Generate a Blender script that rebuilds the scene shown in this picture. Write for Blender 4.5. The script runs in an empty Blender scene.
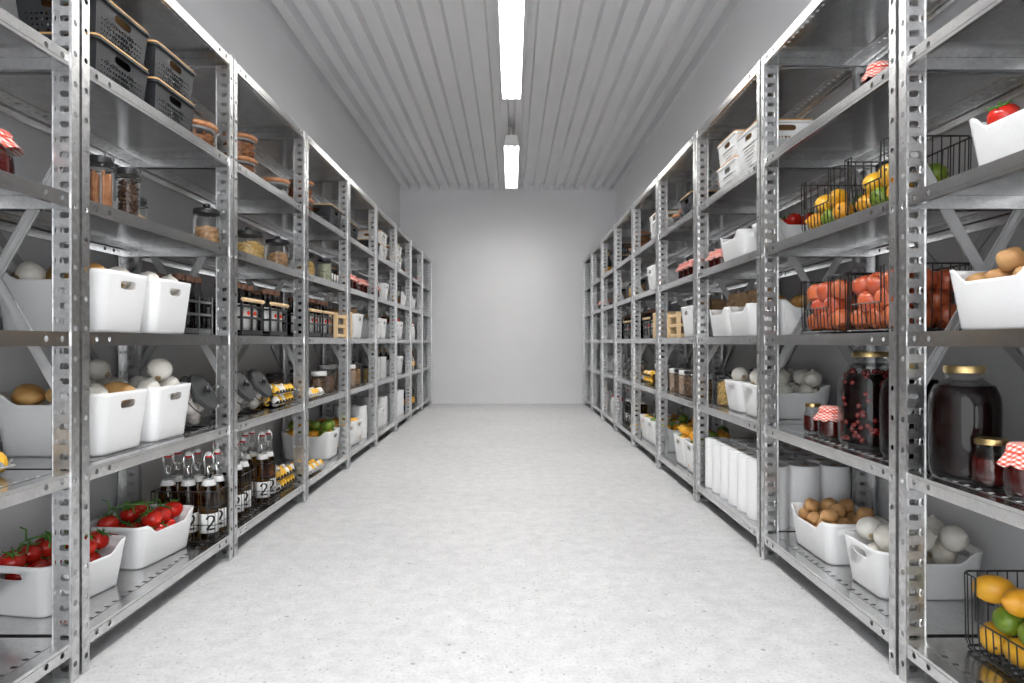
import bpy, math, random
from math import pi, sin, cos, radians
from mathutils import Vector, Matrix
random.seed(7)
C = bpy.context.scene.collection
sc = bpy.context.scene

# ---------------------------------------------------------------- camera, world, exposure
cam_d = bpy.data.cameras.new('camera'); cam = bpy.data.objects.new('camera', cam_d); C.objects.link(cam)
EYE = 0.889
cam.location = (0, 0, EYE); cam.rotation_euler = (pi / 2, 0, 0)
cam_d.sensor_width = 36; cam_d.lens = 683 / 1024 * 36
cam_d.shift_x = 0.5 / 1024; cam_d.shift_y = 0.5 / 1024
cam_d.clip_start = 0.02
sc.camera = cam
w = bpy.data.worlds.new('fill_world'); sc.world = w; w.use_nodes = True
w.node_tree.nodes['Background'].inputs[0].default_value = (0.96, 0.98, 1, 1)
w.node_tree.nodes['Background'].inputs[1].default_value = 3.1  # added ambient fill, entering by the end left open behind the camera
sc.view_settings.view_transform = 'Standard'; sc.view_settings.look = 'None'
sc.view_settings.gamma = 1; sc.view_settings.use_curve_mapping = False
sc.view_settings.exposure = 0.40
TUBE_STRENGTH = 14.0
LAMP_WATTS = 36.0; LAMP_SPREAD = radians(158)
sc.cycles.max_bounces = 10; sc.cycles.diffuse_bounces = 8; sc.cycles.glossy_bounces = 8
sc.cycles.transparent_max_bounces = 14; sc.cycles.transmission_bounces = 6
sc.cycles.caustics_reflective = False; sc.cycles.caustics_refractive = False
sc.cycles.use_adaptive_sampling = False; sc.cycles.use_denoising = True; sc.cycles.sample_clamp_indirect = 12

# ---------------------------------------------------------------- materials
class NT:
    def __init__(s, name):
        s.m = bpy.data.materials.new(name); s.m.use_nodes = True
        s.t = s.m.node_tree; s.b = s.t.nodes['Principled BSDF']; s.out = s.t.nodes['Material Output']
    def n(s, t, **kw):
        x = s.t.nodes.new(t)
        for k, v in kw.items(): setattr(x, k, v)
        return x
    def l(s, a, b): s.t.links.new(a, b)
    def co(s, kind='Object'): return s.n('ShaderNodeTexCoord').outputs[kind]
    def noise(s, scale, detail=3, rough=0.5, vec=None):
        x = s.n('ShaderNodeTexNoise'); x.inputs['Scale'].default_value = scale
        x.inputs['Detail'].default_value = detail; x.inputs['Roughness'].default_value = rough
        s.l(vec or s.co(), x.inputs['Vector']); return x.outputs['Fac']
    def ramp(s, fac, stops):
        x = s.n('ShaderNodeValToRGB'); e = x.color_ramp.elements
        while len(e) < len(stops): e.new(0.5)
        for i, (p, c) in enumerate(stops):
            e[i].position = p; e[i].color = (c if len(c) == 4 else (*c, 1)) if isinstance(c, tuple) else (c, c, c, 1)
        s.l(fac, x.inputs[0]); return x.outputs[0]
    def mix(s, a, b, f, mode='MIX'):
        x = s.n('ShaderNodeMix', data_type='RGBA', blend_type=mode)
        for i, v in ((0, f), (6, a), (7, b)):
            if isinstance(v, (int, float)): x.inputs[i].default_value = v
            elif isinstance(v, tuple): x.inputs[i].default_value = (*v, 1)
            else: s.l(v, x.inputs[i])
        return x.outputs[2]
    def bump(s, h, strength=0.3, dist=0.002):
        x = s.n('ShaderNodeBump'); x.inputs['Strength'].default_value = strength
        x.inputs['Distance'].default_value = dist
        s.l(h, x.inputs['Height']); s.l(x.outputs[0], s.b.inputs['Normal'])
    def math(s, op, a, b=0.0):
        x = s.n('ShaderNodeMath', operation=op)
        for i, v in ((0, a), (1, b)):
            if isinstance(v, (int, float)): x.inputs[i].default_value = v
            else: s.l(v, x.inputs[i])
        return x.outputs[0]
    def set(s, col=None, rough=None, metal=None, **kw):
        for k, v in (('Base Color', col), ('Roughness', rough), ('Metallic', metal)):
            if v is None: continue
            if isinstance(v, tuple): s.b.inputs[k].default_value = (*v, 1)
            elif isinstance(v, (int, float)): s.b.inputs[k].default_value = v
            else: s.l(v, s.b.inputs[k])
        for k, v in kw.items(): s.b.inputs[k.replace('_', ' ')].default_value = v
        return s.m

def plain(name, col, rough=0.5, metal=0.0, var=0.08, scale=30, bump=0.0, **kw):
    x = NT(name); f = x.noise(scale, 4)
    lo = tuple(max(0, c * (1 - var)) for c in col); hi = tuple(min(1, c * (1 + var)) for c in col)
    m = x.set(x.ramp(f, [(0.3, lo), (0.7, hi)]), rough, metal, **kw)
    if bump: x.bump(f, bump)
    return m

def galvanised(name, lo, hi, r0, r1, sc_=1.0, bmp=0.03):
    x = NT(name)
    v = x.n('ShaderNodeTexVoronoi'); v.inputs['Scale'].default_value = 70 * sc_; x.l(x.co(), v.inputs['Vector'])
    sep = x.n('ShaderNodeSeparateColor'); x.l(v.outputs['Color'], sep.inputs[0])
    n1 = x.noise(9 * sc_, 6, 0.65); n2 = x.noise(60 * sc_, 4)
    f = x.math('ADD', x.math('MULTIPLY', sep.outputs[0], 0.25), x.math('ADD', x.math('MULTIPLY', n1, 0.75), x.math('MULTIPLY', n2, 0.25)))
    col = x.ramp(f, [(0.35, lo), (0.8, hi)])
    rg = x.ramp(f, [(0.35, r1), (0.85, r0)])
    x.set(col, rg, 1.0)
    if bmp: x.bump(n2, bmp, 0.001)
    return x.m

M = {}
M['post'] = galvanised('galvanised_post_steel', (0.47, 0.47, 0.47), (0.74, 0.74, 0.74), 0.28, 0.42)
M['shelf'] = galvanised('galvanised_shelf_steel', (0.60, 0.60, 0.60), (0.76, 0.76, 0.76), 0.17, 0.23, 1.8, 0.0)
M['brace'] = plain('grey_brace_steel', (0.50, 0.50, 0.50), 0.4, 0.35, 0.05)
M['bin'] = plain('white_plastic', (0.89, 0.89, 0.89), 0.38, 0, 0.02, 200)
M['whitebox'] = plain('white_box_plastic', (0.89, 0.89, 0.88), 0.35, 0, 0.02, 100)
M['greybox'] = plain('charcoal_box_plastic', (0.020, 0.021, 0.024), 0.5, 0, 0.05, 60)
M['black'] = plain('black_plastic', (0.018, 0.018, 0.02), 0.35, 0, 0.1)
M['darkmetal'] = plain('dark_wire_steel', (0.05, 0.05, 0.05), 0.35, 0.7, 0.1)
M['chrome'] = plain('chrome', (0.8, 0.8, 0.8), 0.12, 1.0, 0.03)
M['gold'] = plain('gold_tin_lid', (0.45, 0.33, 0.15), 0.3, 1.0, 0.1)
M['rubber'] = plain('red_rubber', (0.55, 0.03, 0.03), 0.5)
M['ceramic'] = plain('white_ceramic', (0.82, 0.82, 0.8), 0.2)
M['paper'] = plain('white_paper', (0.90, 0.90, 0.90), 0.8, 0, 0.02, 120, 0.2)
M['label'] = plain('white_label_paper', (0.8, 0.8, 0.78), 0.6, 0, 0.03)
M['ink'] = plain('black_ink', (0.01, 0.01, 0.01), 0.5)
M['redink'] = plain('red_ink', (0.75, 0.05, 0.01), 0.5)
M['card'] = plain('brown_cardboard', (0.32, 0.19, 0.1), 0.8)
M['kraft'] = plain('brown_kraft_paper', (0.40, 0.25, 0.13), 0.8, 0, 0.15, 25, 0.4)
M['tray'] = plain('grey_pulp', (0.52, 0.52, 0.52), 0.85, 0, 0.08, 90, 0.4)
M['trayblack'] = plain('black_tray', (0.03, 0.03, 0.03), 0.5)
M['lamp_white'] = plain('lamp_enamel', (0.82, 0.82, 0.8), 0.35, 0, 0.02)
M['greylid'] = plain('grey_lid_plastic', (0.028, 0.029, 0.03), 0.55)
M['gasket'] = plain('grey_silicone', (0.35, 0.36, 0.37), 0.5)

def wood(name, lo, hi, axis=0, sc_=40):
    x = NT(name); mp = x.n('ShaderNodeMapping'); s = [sc_ * 3] * 3; s[axis] = sc_ * 0.12
    mp.inputs['Scale'].default_value = s; x.l(x.co(), mp.inputs['Vector'])
    f = x.noise(1.0, 4, 0.6, mp.outputs[0])
    return x.set(x.ramp(f, [(0.3, lo), (0.7, hi)]), 0.5)
M['bamboo'] = wood('bamboo', (0.60, 0.33, 0.12), (0.78, 0.48, 0.2))
M['pine'] = wood('pale_pine', (0.75, 0.5, 0.25), (0.9, 0.68, 0.4), 1)
M['acacia'] = wood('acacia_wood', (0.34, 0.13, 0.05), (0.58, 0.27, 0.12))
M['cork'] = wood('dark_cork', (0.1, 0.04, 0.02), (0.2, 0.09, 0.05))

def glass(name, tint, rough=0.02, base=0.01):
    x = NT(name); x.t.nodes.remove(x.b)
    tr = x.n('ShaderNodeBsdfTransparent'); tr.inputs[0].default_value = (*tint, 1)
    gl = x.n('ShaderNodeBsdfGlossy'); gl.inputs['Roughness'].default_value = rough
    gl.inputs[0].default_value = (0.95, 0.95, 0.95, 1)
    lw = x.n('ShaderNodeLayerWeight'); lw.inputs[0].default_value = 0.22
    f = x.math('ADD', x.math('MULTIPLY', lw.outputs['Fresnel'], 0.5), base)
    mx = x.n('ShaderNodeMixShader'); x.l(f, mx.inputs[0]); x.l(tr.outputs[0], mx.inputs[1]); x.l(gl.outputs[0], mx.inputs[2])
    x.l(mx.outputs[0], x.out.inputs[0]); return x.m
M['glass'] = glass('clear_glass', (0.93, 0.94, 0.94))
M['amber'] = glass('amber_liquid', (0.60, 0.41, 0.11), 0.05, 0.01)
M['darkglass'] = glass('smoked_glass', (0.55, 0.55, 0.56))

def produce(name, c0, c1, rough, scale=6, c2=None, bump=0.05, bscale=60, spots=None):
    x = NT(name); ri = x.n('ShaderNodeObjectInfo').outputs['Random']
    f = x.noise(scale, 5, 0.6, None)
    col = x.ramp(f, [(0.35, c0), (0.65, c1)])
    if c2: col = x.mix(col, c2, x.math('MULTIPLY', ri, 0.75))
    if spots:
        s = x.ramp(x.noise(220, 2), [(0.62, 0.0), (0.7, 1.0)]); col = x.mix(col, spots, x.math('MULTIPLY', s, 0.5))
    x.set(col, rough); x.bump(x.noise(bscale, 3), bump, 0.002); return x.m
M['tomato'] = produce('tomato_skin', (0.5, 0.012, 0.008), (0.62, 0.03, 0.015), 0.15)
M['vine'] = produce('green_vine', (0.05, 0.16, 0.02), (0.10, 0.25, 0.04), 0.5)
M['onion'] = produce('white_onion_skin', (0.72, 0.68, 0.6), (0.84, 0.82, 0.76), 0.35, 12)
M['root'] = produce('onion_root', (0.3, 0.2, 0.11), (0.45, 0.33, 0.2), 0.8)
M['garlic'] = produce('garlic_skin', (0.72, 0.63, 0.58), (0.85, 0.81, 0.76), 0.5, 25)
M['potato'] = produce('potato_skin', (0.42, 0.21, 0.08), (0.58, 0.34, 0.14), 0.6, 14, None, 0.25, 90, (0.3, 0.15, 0.06))
M['lemon'] = produce('lemon_skin', (0.75, 0.38, 0.02), (0.85, 0.5, 0.04), 0.35, 6, (0.88, 0.33, 0.02), 0.2, 160)
M['lime'] = produce('lime_skin', (0.12, 0.22, 0.015), (0.26, 0.36, 0.03), 0.35, 9, None, 0.2, 160)
M['apple'] = produce('red_apple_skin', (0.42, 0.045, 0.022), (0.54, 0.11, 0.045), 0.3, 9, (0.6, 0.17, 0.06), 0.05, 60)
M['stem'] = produce('brown_stem', (0.12, 0.07, 0.03), (0.2, 0.12, 0.06), 0.7)
M['bread'] = produce('golden_crust', (0.5, 0.24, 0.06), (0.75, 0.48, 0.2), 0.55, 10, None, 0.3)
M['egg_white'] = produce('white_eggshell', (0.78, 0.76, 0.72), (0.86, 0.84, 0.8), 0.4)
M['egg_yellow'] = produce('yellow_eggshell', (0.85, 0.42, 0.02), (0.95, 0.6, 0.07), 0.4)
M['walnut'] = produce('walnut_shell', (0.3, 0.16, 0.07), (0.55, 0.34, 0.18), 0.6, 60, None, 0.6, 90)
M['coffee'] = produce('coffee_bean', (0.045, 0.02, 0.012), (0.11, 0.055, 0.03), 0.35, 40)
M['cinnamon'] = produce('cinnamon_bark', (0.28, 0.1, 0.035), (0.48, 0.22, 0.1), 0.7, 50)
M['pasta'] = produce('dry_pasta', (0.62, 0.4, 0.12), (0.85, 0.64, 0.3), 0.5, 20)
M['pistachio'] = produce('pale_pistachio', (0.42, 0.42, 0.28), (0.66, 0.66, 0.5), 0.5, 40)
M['grain'] = produce('pinkish_grain', (0.5, 0.34, 0.24), (0.72, 0.56, 0.44), 0.7, 120)
M['brownfood'] = produce('brown_dry_food', (0.14, 0.08, 0.05), (0.3, 0.19, 0.12), 0.6, 80)
M['jam'] = produce('dark_red_jam', (0.035, 0.002, 0.002), (0.10, 0.006, 0.004), 0.08, 8)
M['cherry'] = produce('cherry_skin', (0.12, 0.005, 0.005), (0.2, 0.01, 0.008), 0.12)
M['darkliquid'] = produce('black_syrup', (0.004, 0.002, 0.002), (0.012, 0.003, 0.003), 0.12)
M['darkliquid'].node_tree.nodes['Principled BSDF'].inputs['Specular IOR Level'].default_value = 0.08
M['ketchup'] = plain('red_sauce_bottle', (0.6, 0.02, 0.01), 0.3)
M['flour'] = plain('white_flour', (0.75, 0.74, 0.7), 0.9)

x = NT('red_gingham'); co = x.co(); sp = x.n('ShaderNodeSeparateXYZ'); x.l(co, sp.inputs[0])
def stripe(o):
    return x.math('GREATER_THAN', x.math('FRACT', x.math('ADD', x.math('MULTIPLY', o, 75.0), 100.0)), 0.5)
zz = x.math('ADD', sp.outputs[2], 0.0)
s1 = stripe(x.math('ADD', sp.outputs[0], zz)); s2 = stripe(x.math('ADD', sp.outputs[1], zz))
M['gingham'] = x.set(x.ramp(x.math('MULTIPLY', x.math('ADD', s1, s2), 0.5), [(0.2, (0.85, 0.8, 0.77)), (0.5, (0.75, 0.28, 0.22)), (0.8, (0.66, 0.05, 0.03))]), 0.8)

def emit(name, col, s):
    x = NT(name); x.b.inputs['Emission Color'].default_value = (*col, 1); x.b.inputs['Emission Strength'].default_value = s
    return x.m
M['tube'] = emit('glowing_tube', (1.0, 0.985, 0.96), TUBE_STRENGTH)

# walls, ceiling, floor
x = NT('painted_plaster'); f = x.noise(1.3, 5, 0.6); f2 = x.noise(260, 2)
x.set(x.ramp(f, [(0.3, (0.83, 0.83, 0.84)), (0.7, (0.86, 0.86, 0.87))]), 0.75); x.bump(f2, 0.06, 0.001); M['wall'] = x.m
M['ceil'] = plain('grey_sheet_ceiling', (0.88, 0.88, 0.89), 0.6, 0, 0.02, 2)
x = NT('light_concrete'); f = x.noise(1.1, 8, 0.7); f2 = x.noise(14, 8, 0.75); f3 = x.noise(90, 4, 0.7)
b0 = x.ramp(f, [(0.3, (0.665, 0.665, 0.67)), (0.7, (0.76, 0.76, 0.76))])
b1 = x.ramp(f2, [(0.33, (0.80, 0.80, 0.80)), (0.62, (1.0, 1.0, 1.0))])
b2 = x.ramp(f3, [(0.32, (0.78, 0.78, 0.78)), (0.5, (1.0, 1.0, 1.0))])
col = x.mix(x.mix(b0, b1, 1.0, 'MULTIPLY'), b2, 1.0, 'MULTIPLY')
vo = x.n('ShaderNodeTexVoronoi'); vo.inputs['Scale'].default_value = 22; vo.inputs['Randomness'].default_value = 1; x.l(x.co(), vo.inputs['Vector'])
sepc = x.n('ShaderNodeSeparateColor'); x.l(vo.outputs['Color'], sepc.inputs[0])
rad = x.math('MULTIPLY', x.math('POWER', sepc.outputs[0], 5.0), 0.16)
pit = x.math('LESS_THAN', vo.outputs['Distance'], rad)
vo2 = x.n('ShaderNodeTexVoronoi'); vo2.inputs['Scale'].default_value = 75; x.l(x.co(), vo2.inputs['Vector'])
sepd = x.n('ShaderNodeSeparateColor'); x.l(vo2.outputs['Color'], sepd.inputs[0])
pit2 = x.math('LESS_THAN', vo2.outputs['Distance'], x.math('MULTIPLY', x.math('POWER', sepd.outputs[1], 6.0), 0.3))
pits = x.math('MAXIMUM', pit, pit2)
col = x.mix(col, (0.28, 0.27, 0.26), x.math('MULTIPLY', pits, 0.75))
x.set(col, 0.55); hh = x.math('SUBTRACT', x.math('MULTIPLY', f3, 0.4), pits); x.bump(hh, 0.25, 0.002); M['floor'] = x.m

# ---------------------------------------------------------------- mesh helpers
class MB:
    def __init__(s): s.v = []; s.f = []; s.m = []; s.cm = 0
    def add(s, vs, fs):
        o = len(s.v); s.v += [tuple(p) for p in vs]
        for f in fs: s.f.append(tuple(i + o for i in f)); s.m.append(s.cm)
        return s
    def box(s, x0, x1, y0, y1, z0, z1):
        return s.add([(x, y, z) for x in (x0, x1) for y in (y0, y1) for z in (z0, z1)],
                     [(0, 1, 3, 2), (4, 6, 7, 5), (0, 4, 5, 1), (2, 3, 7, 6), (0, 2, 6, 4), (1, 5, 7, 3)])
    def lathe(s, prof, n=24, o=(0, 0, 0), wob=None):
        k = len(prof); vs = []; fs = []
        for i in range(n):
            a = 2 * pi * i / n
            for j, (r, z) in enumerate(prof):
                rr = r if wob is None else r * wob(a, j / (k - 1)); vs.append((o[0] + rr * cos(a), o[1] + rr * sin(a), o[2] + z))
        for i in range(n):
            a = i * k; b = ((i + 1) % n) * k
            for j in range(k - 1): fs.append((a + j, b + j, b + j + 1, a + j + 1))
        return s.add(vs, fs)
    def tube(s, pts, r, n=6, cap=True, closed=False):
        P = [Vector(p) for p in pts]; k = len(P); vs = []; fs = []; up = None
        for i in range(k):
            d = (P[(i + 1) % k] - P[i - 1]) if closed else (P[min(i + 1, k - 1)] - P[max(i - 1, 0)])
            d.normalize()
            if up is None:
                up = Vector((0, 0, 1)) if abs(d.z) < 0.9 else Vector((1, 0, 0))
            a = d.cross(up)
            if a.length < 1e-4: a = d.cross(Vector((0.3, 1, 0.2)))
            a.normalize(); b = a.cross(d).normalized(); up = b
            for j in range(n):
                t = 2 * pi * j / n; vs.append(P[i] + a * (r * cos(t)) + b * (r * sin(t)))
        m = k if closed else k - 1
        for i in range(m):
            for j in range(n):
                q = ((i + 1) % k) * n
                fs.append((i * n + j, i * n + (j + 1) % n, q + (j + 1) % n, q + j))
        if cap and not closed:
            fs.append(tuple(range(n - 1, -1, -1))); fs.append(tuple((k - 1) * n + j for j in range(n)))
        return s.add(vs, fs)
    def ball(s, c, r, n=10, m=6, M_=None, fn=None):
        vs = []; fs = []
        for j in range(m + 1):
            p = pi * j / m
            for i in range(n):
                a = 2 * pi * i / n
                q = Vector((sin(p) * cos(a), sin(p) * sin(a), cos(p)))
                if fn: q = fn(q)
                q = Vector((q.x * r[0], q.y * r[1], q.z * r[2]))
                if M_: q = M_ @ q
                vs.append(q + Vector(c))
        for j in range(m):
            for i in range(n):
                fs.append((j * n + i, (j + 1) * n + i, (j + 1) * n + (i + 1) % n, j * n + (i + 1) % n))
        return s.add(vs, fs)
    def panel(s, fn, u0, u1, v0, v1, bands=()):
        """flat sheet fn(u,v)->xyz with holes; bands = [(vlo,vhi,[(ulo,uhi,p)])], p = superellipse power, n points"""
        def q(a, b, c, d):
            if b - a > 1e-6 and d - c > 1e-6: s.add([fn(a, c), fn(b, c), fn(b, d), fn(a, d)], [(0, 1, 2, 3)])
        v = v0
        for (a, b, hs) in sorted(bands):
            q(u0, u1, v, a); u = u0
            for (c, d, p, fill) in sorted(hs):
                q(u, c, a, b); n = 8 if (d - c) < 0.03 else 24
                if fill < 0: n = 24; fill = -fill
                hu = (d - c) / 2; hv = (b - a) / 2; cu = (c + d) / 2; cv = (a + b) / 2; vs = []
                for i in range(n):
                    t = 2 * pi * i / n; x_ = cos(t); y_ = sin(t); mx = max(abs(x_), abs(y_))
                    k = (abs(x_) ** p + abs(y_) ** p) ** (-1 / p)
                    vs.append(fn(cu + hu * x_ / mx, cv + hv * y_ / mx)); vs.append(fn(cu + hu * fill * x_ * k, cv + hv * fill * y_ * k))
                s.add(vs, [(2 * i, 2 * ((i + 1) % n), 2 * ((i + 1) % n) + 1, 2 * i + 1) for i in range(n)])
                u = d
            q(u, u1, a, b); v = b
        q(u0, u1, v, v1); return s
    def mesh(s, name, mats, smooth=False, solid=0.0, weld=True, bevel=0):
        me = bpy.data.meshes.new(name); me.from_pydata(s.v, [], s.f)
        mats = mats if isinstance(mats, (list, tuple)) else [mats]
        for m in mats: me.materials.append(m)
        me.polygons.foreach_set('material_index', s.m)
        if smooth:
            me.polygons.foreach_set('use_smooth', [True] * len(s.f))
        me.update()
        if weld or solid:
            import bmesh
            bm = bmesh.new(); bm.from_mesh(me)
            if weld: bmesh.ops.remove_doubles(bm, verts=bm.verts, dist=2e-5)
            bmesh.ops.recalc_face_normals(bm, faces=bm.faces)
            bm.to_mesh(me); bm.free()
        if smooth:
            try: me.set_sharp_from_angle(angle=radians(smooth if smooth is not True else 40))
            except Exception: pass
        if solid:
            o = bpy.data.objects.new('tmp', me); C.objects.link(o)
            md = o.modifiers.new('s', 'SOLIDIFY'); md.thickness = solid; md.offset = -1; md.use_even_offset = False
            dg = bpy.context.evaluated_depsgraph_get(); me2 = bpy.data.meshes.new_from_object(o.evaluated_get(dg))
            bpy.data.objects.remove(o); bpy.data.meshes.remove(me); me = me2; me.name = name
        return me
    def build(s, name, mats, parent=None, smooth=False, solid=0.0, weld=True):
        o = bpy.data.objects.new(name, s.mesh(name, mats, smooth, solid, weld)); C.objects.link(o)
        if parent is not None: o.parent = parent
        return o

def empty(name):
    o = bpy.data.objects.new(name, None); o.empty_display_size = 0.05; C.objects.link(o); return o
def tag(o, label, cat, group=None, kind=None):
    o['label'] = label; o['category'] = cat
    if group: o['group'] = group
    elif 'group' in o: del o['group']
    if kind: o['kind'] = kind
    return o
def struct(o): o['kind'] = 'structure'; return o
def copy_tree(o, parent=None):
    c = o.copy(); C.objects.link(c)
    if parent is not None: c.parent = parent
    for ch in list(o.children): copy_tree(ch, c)
    return c
PROTO = {}
def put(key, builder, loc, label, cat, group=None, rz=0.0, rot=None, sc_=None, kind=None):
    if key not in PROTO:
        o = builder(); PROTO[key] = o; fresh = True
    else: o = copy_tree(PROTO[key])
    o.location = loc; o.rotation_euler = rot if rot else (0, 0, rz)
    o.scale = (sc_, sc_, sc_) if isinstance(sc_, (int, float)) else (sc_ or (1, 1, 1))
    tag(o, label, cat, group, kind); return o

# ---------------------------------------------------------------- room shell
XWL, XWR, YB, YF, HC = -1.618, 1.503, 9.87, -1.3, 3.086
FL, FR = -1.145, 1.026         # front planes of the two rows of racks
b = MB(); b.box(XWL - .1, XWR + .1, YF - .1, YB + .1, -0.1, 0); struct(b.build('floor', M['floor']))
b = MB(); b.box(XWL - .1, XWL, YF, YB, 0, HC + .13); struct(b.build('wall_left', M['wall']))
b = MB(); b.box(XWR, XWR + .1, YF, YB, 0, HC + .13); struct(b.build('wall_right', M['wall']))
b = MB(); b.box(XWL - .1, XWR + .1, YB, YB + .1, 0, HC + .13); struct(b.build('wall_back', M['wall']))
b = MB(); b.box(XWL, XWR, YB - .012, YB, 0, 0.045); struct(b.build('baseboard_back', M['wall']))
b = MB(); per = 0.1435; pr = []
for k in range(-13, 13):
    cx = k * per
    pr += [(cx - .029, HC + .085), (cx + .029, HC + .085), (cx + .037, HC), (cx + per - .037, HC)]
pr = [p for p in pr if XWL < p[0] < XWR]
pr = [(XWL, pr[0][1])] + pr + [(XWR, pr[-1][1])]
for (ya, yb, dz) in ((YF, 5.99, 0), (5.985, YB, .0035)):
    n = len(pr); vs = [(p[0], y, p[1] + dz) for y in (ya, yb) for p in pr] + [(p[0], y, HC + .12) for y in (ya, yb) for p in pr]
    fs = [(i, i + 1, n + i + 1, n + i) for i in range(n - 1)] + [(2 * n + i, 2 * n + i + 1, 3 * n + i + 1, 3 * n + i) for i in range(n - 1)]
    fs += [(i, i + 1, 2 * n + i + 1, 2 * n + i) for i in range(n - 1)] + [(n + i, n + i + 1, 3 * n + i + 1, 3 * n + i) for i in range(n - 1)]
    fs += [(0, n, 3 * n, 2 * n), (n - 1, 2 * n - 1, 4 * n - 1, 3 * n - 1)]
    b.add(vs, fs)
struct(b.build('ceiling', M['ceil'], weld=False))

# ---------------------------------------------------------------- ceiling lamps
def build_lamp():
    r = empty('ceiling_lamp'); L = 1.9; b = MB()
    pf = [(-.076, 0), (-.055, .11), (.055, .11), (.076, 0)]
    vs = [(x_, y, z) for y in (0, L) for (x_, z) in pf]
    b.add(vs, [(0, 1, 5, 4), (1, 2, 6, 5), (2, 3, 7, 6)])
    b.build('housing', M['lamp_white'], r, solid=.003)
    for y in (0, L):
        e = MB(); d = .004 if y == 0 else -.004
        e.add([(x_, yy, z) for yy in (y - d, y) for (x_, z) in pf], [(0, 1, 2, 3), (4, 7, 6, 5), (0, 4, 5, 1), (1, 5, 6, 2), (2, 6, 7, 3), (3, 7, 4, 0)])
        e.build('end_cap', M['lamp_white'], r)
    for sx in (-.032, .032):
        t = MB(); t.tube([(sx, .05, .012), (sx, L - .05, .012)], .0135, 10); t.build('tube', M['tube'], r, smooth=True)
        for y in (.02, L - .05):
            c = MB(); c.tube([(sx, y, .012), (sx, y + .03, .012)], .017, 12); c.box(sx - .012, sx + .012, y + .004, y + .026, .01, .11)
            c.build('tube_socket', M['chrome'], r, smooth=True)
    ld = bpy.data.lights.new('lamp_light', 'AREA'); ld.shape = 'RECTANGLE'; ld.size = .12; ld.size_y = L - .08; ld.energy = LAMP_WATTS
    ld.spread = LAMP_SPREAD; ld.color = (1, .99, .975); lo = bpy.data.objects.new('lamp_light', ld); C.objects.link(lo); lo.parent = r; lo.location = (0, L / 2, .034)
    for y in (.25, L - .25):
        c = MB(); c.tube([(0, y, .11), (0, y, .262)], .006, 8); c.box(-.03, .03, y - .02, y + .02, .254, .262); c.build('hanger', M['lamp_white'], r)
    return r
for y, lb in ((6.9, 'twin-tube white ceiling lamp, the far one near the end wall'),
              (3.67, 'long twin-tube white ceiling lamp, the near one cut by the top edge'),
              (0.44, 'twin-tube ceiling lamp overhead, hung above the nearest racks')):
    put('lamp', build_lamp, (0, y, 2.869), lb, 'lamp', 'ceiling lamps')

# ---------------------------------------------------------------- shelving racks
D, W, HT = 0.455, 0.985, 2.056
ZS = [0.1065, 0.5495, 0.9155, 1.2755, 1.6405, 2.0555]
def post_mesh(sx, sy):
    b = MB(); X = (lambda a: a) if sx > 0 else (lambda a: D - a); Y = (lambda a: a) if sy > 0 else (lambda a: W - a)
    bands = []; z = .045
    while z < HT - .03: bands.append((z - .009, z + .009, [(.0075, .0255, 2, .92)])); z += .08
    b.panel(lambda u, v: (X(0), Y(u), v), 0, .031, 0, HT, bands)
    bands = []; z = .025; i = 0
    while z < HT - .02:
        hs = [(.024, .051, 6, .92)]
        if i % 2: hs.append((.054, .065, 2, .85))
        bands.append((z - .009, z + .009, hs)); z += .04; i += 1
    b.panel(lambda u, v: (X(u), Y(0), v), 0, .069, 0, HT, bands)
    b.panel(lambda u, v: (X(u), Y(.031), v), 0, .004, 0, HT)
    b.panel(lambda u, v: (X(.069), Y(u), v), 0, .004, 0, HT)
    return b.mesh('post', M['post'], solid=.0015)
def shelf_mesh():
    b = MB(); x0, x1, y0, y1 = .002, D - .002, .003, W - .003; h = .037
    rows = []
    for xc in (.05, x1 - .05):
        hs = []; y = .085
        while y < W - .08: hs.append((y - .007, y + .007, 3, .9)); y += .0415
        rows.append((xc - .009, xc + .009, hs))
    b.panel(lambda u, v: (v, u, 0), y0, y1, x0, x1, rows)
    hol = [(.056, .074, 2, .9), (.116, .134, 2, .9), (W - .134, W - .116, 2, .9), (W - .074, W - .056, 2, .9)]
    for X, s in ((x0, 1), (x1, -1)):
        b.panel(lambda u, v: (X, u, v), y0, y1, -h, 0, [(-.0275, -.0095, hol)])
        b.panel(lambda u, v: (X + s * v, u, -h), y0, y1, 0, .012)
        b.panel(lambda u, v: (X + s * .012, u, v), y0, y1, -h, -h + .007)
    for Y_, s in ((y0, 1), (y1, -1)):
        b.panel(lambda u, v: (u, Y_, v), x0, x1, -h, 0)
        b.panel(lambda u, v: (u, Y_ + s * v, -h), x0, x1, 0, .014)
    b.cm = 1; r2 = [(rows[1][0], rows[1][1], rows[1][2])]
    b.panel(lambda u, v: (v, u, -.0035), y0 + .002, y1 - .002, x1 - .078, x1 - .013, r2)
    b.panel(lambda u, v: (x1 - .078, u, v), y0 + .002, y1 - .002, -.0035, -.0012)
    return b.mesh('shelf', [M['shelf'], M['post']], solid=.0012)
def strip(b, A, B, nn, out, hw=.015):
    """flat bar A-B of half width hw along nn, folded edges towards out"""
    c = [A + nn * hw, A - nn * hw, B - nn * hw, B + nn * hw]; up = out * .002
    b.add([*c, *[p + up for p in c]], [(0, 1, 2, 3), (7, 6, 5, 4), (0, 4, 5, 1), (1, 5, 6, 2), (2, 6, 7, 3), (3, 7, 4, 0)])
    for sg in (1, -1):
        for (ha, hb) in ((hw, hw - .002), (hw - .006, hw - .008)):
            e = [A + nn * ha * sg, A + nn * hb * sg, B + nn * hb * sg, B + nn * ha * sg]
            b.add([*e, *[p + out * .0055 for p in e]], [(0, 1, 2, 3), (7, 6, 5, 4), (0, 4, 5, 1), (1, 5, 6, 2), (2, 6, 7, 3), (3, 7, 4, 0)])
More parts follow.
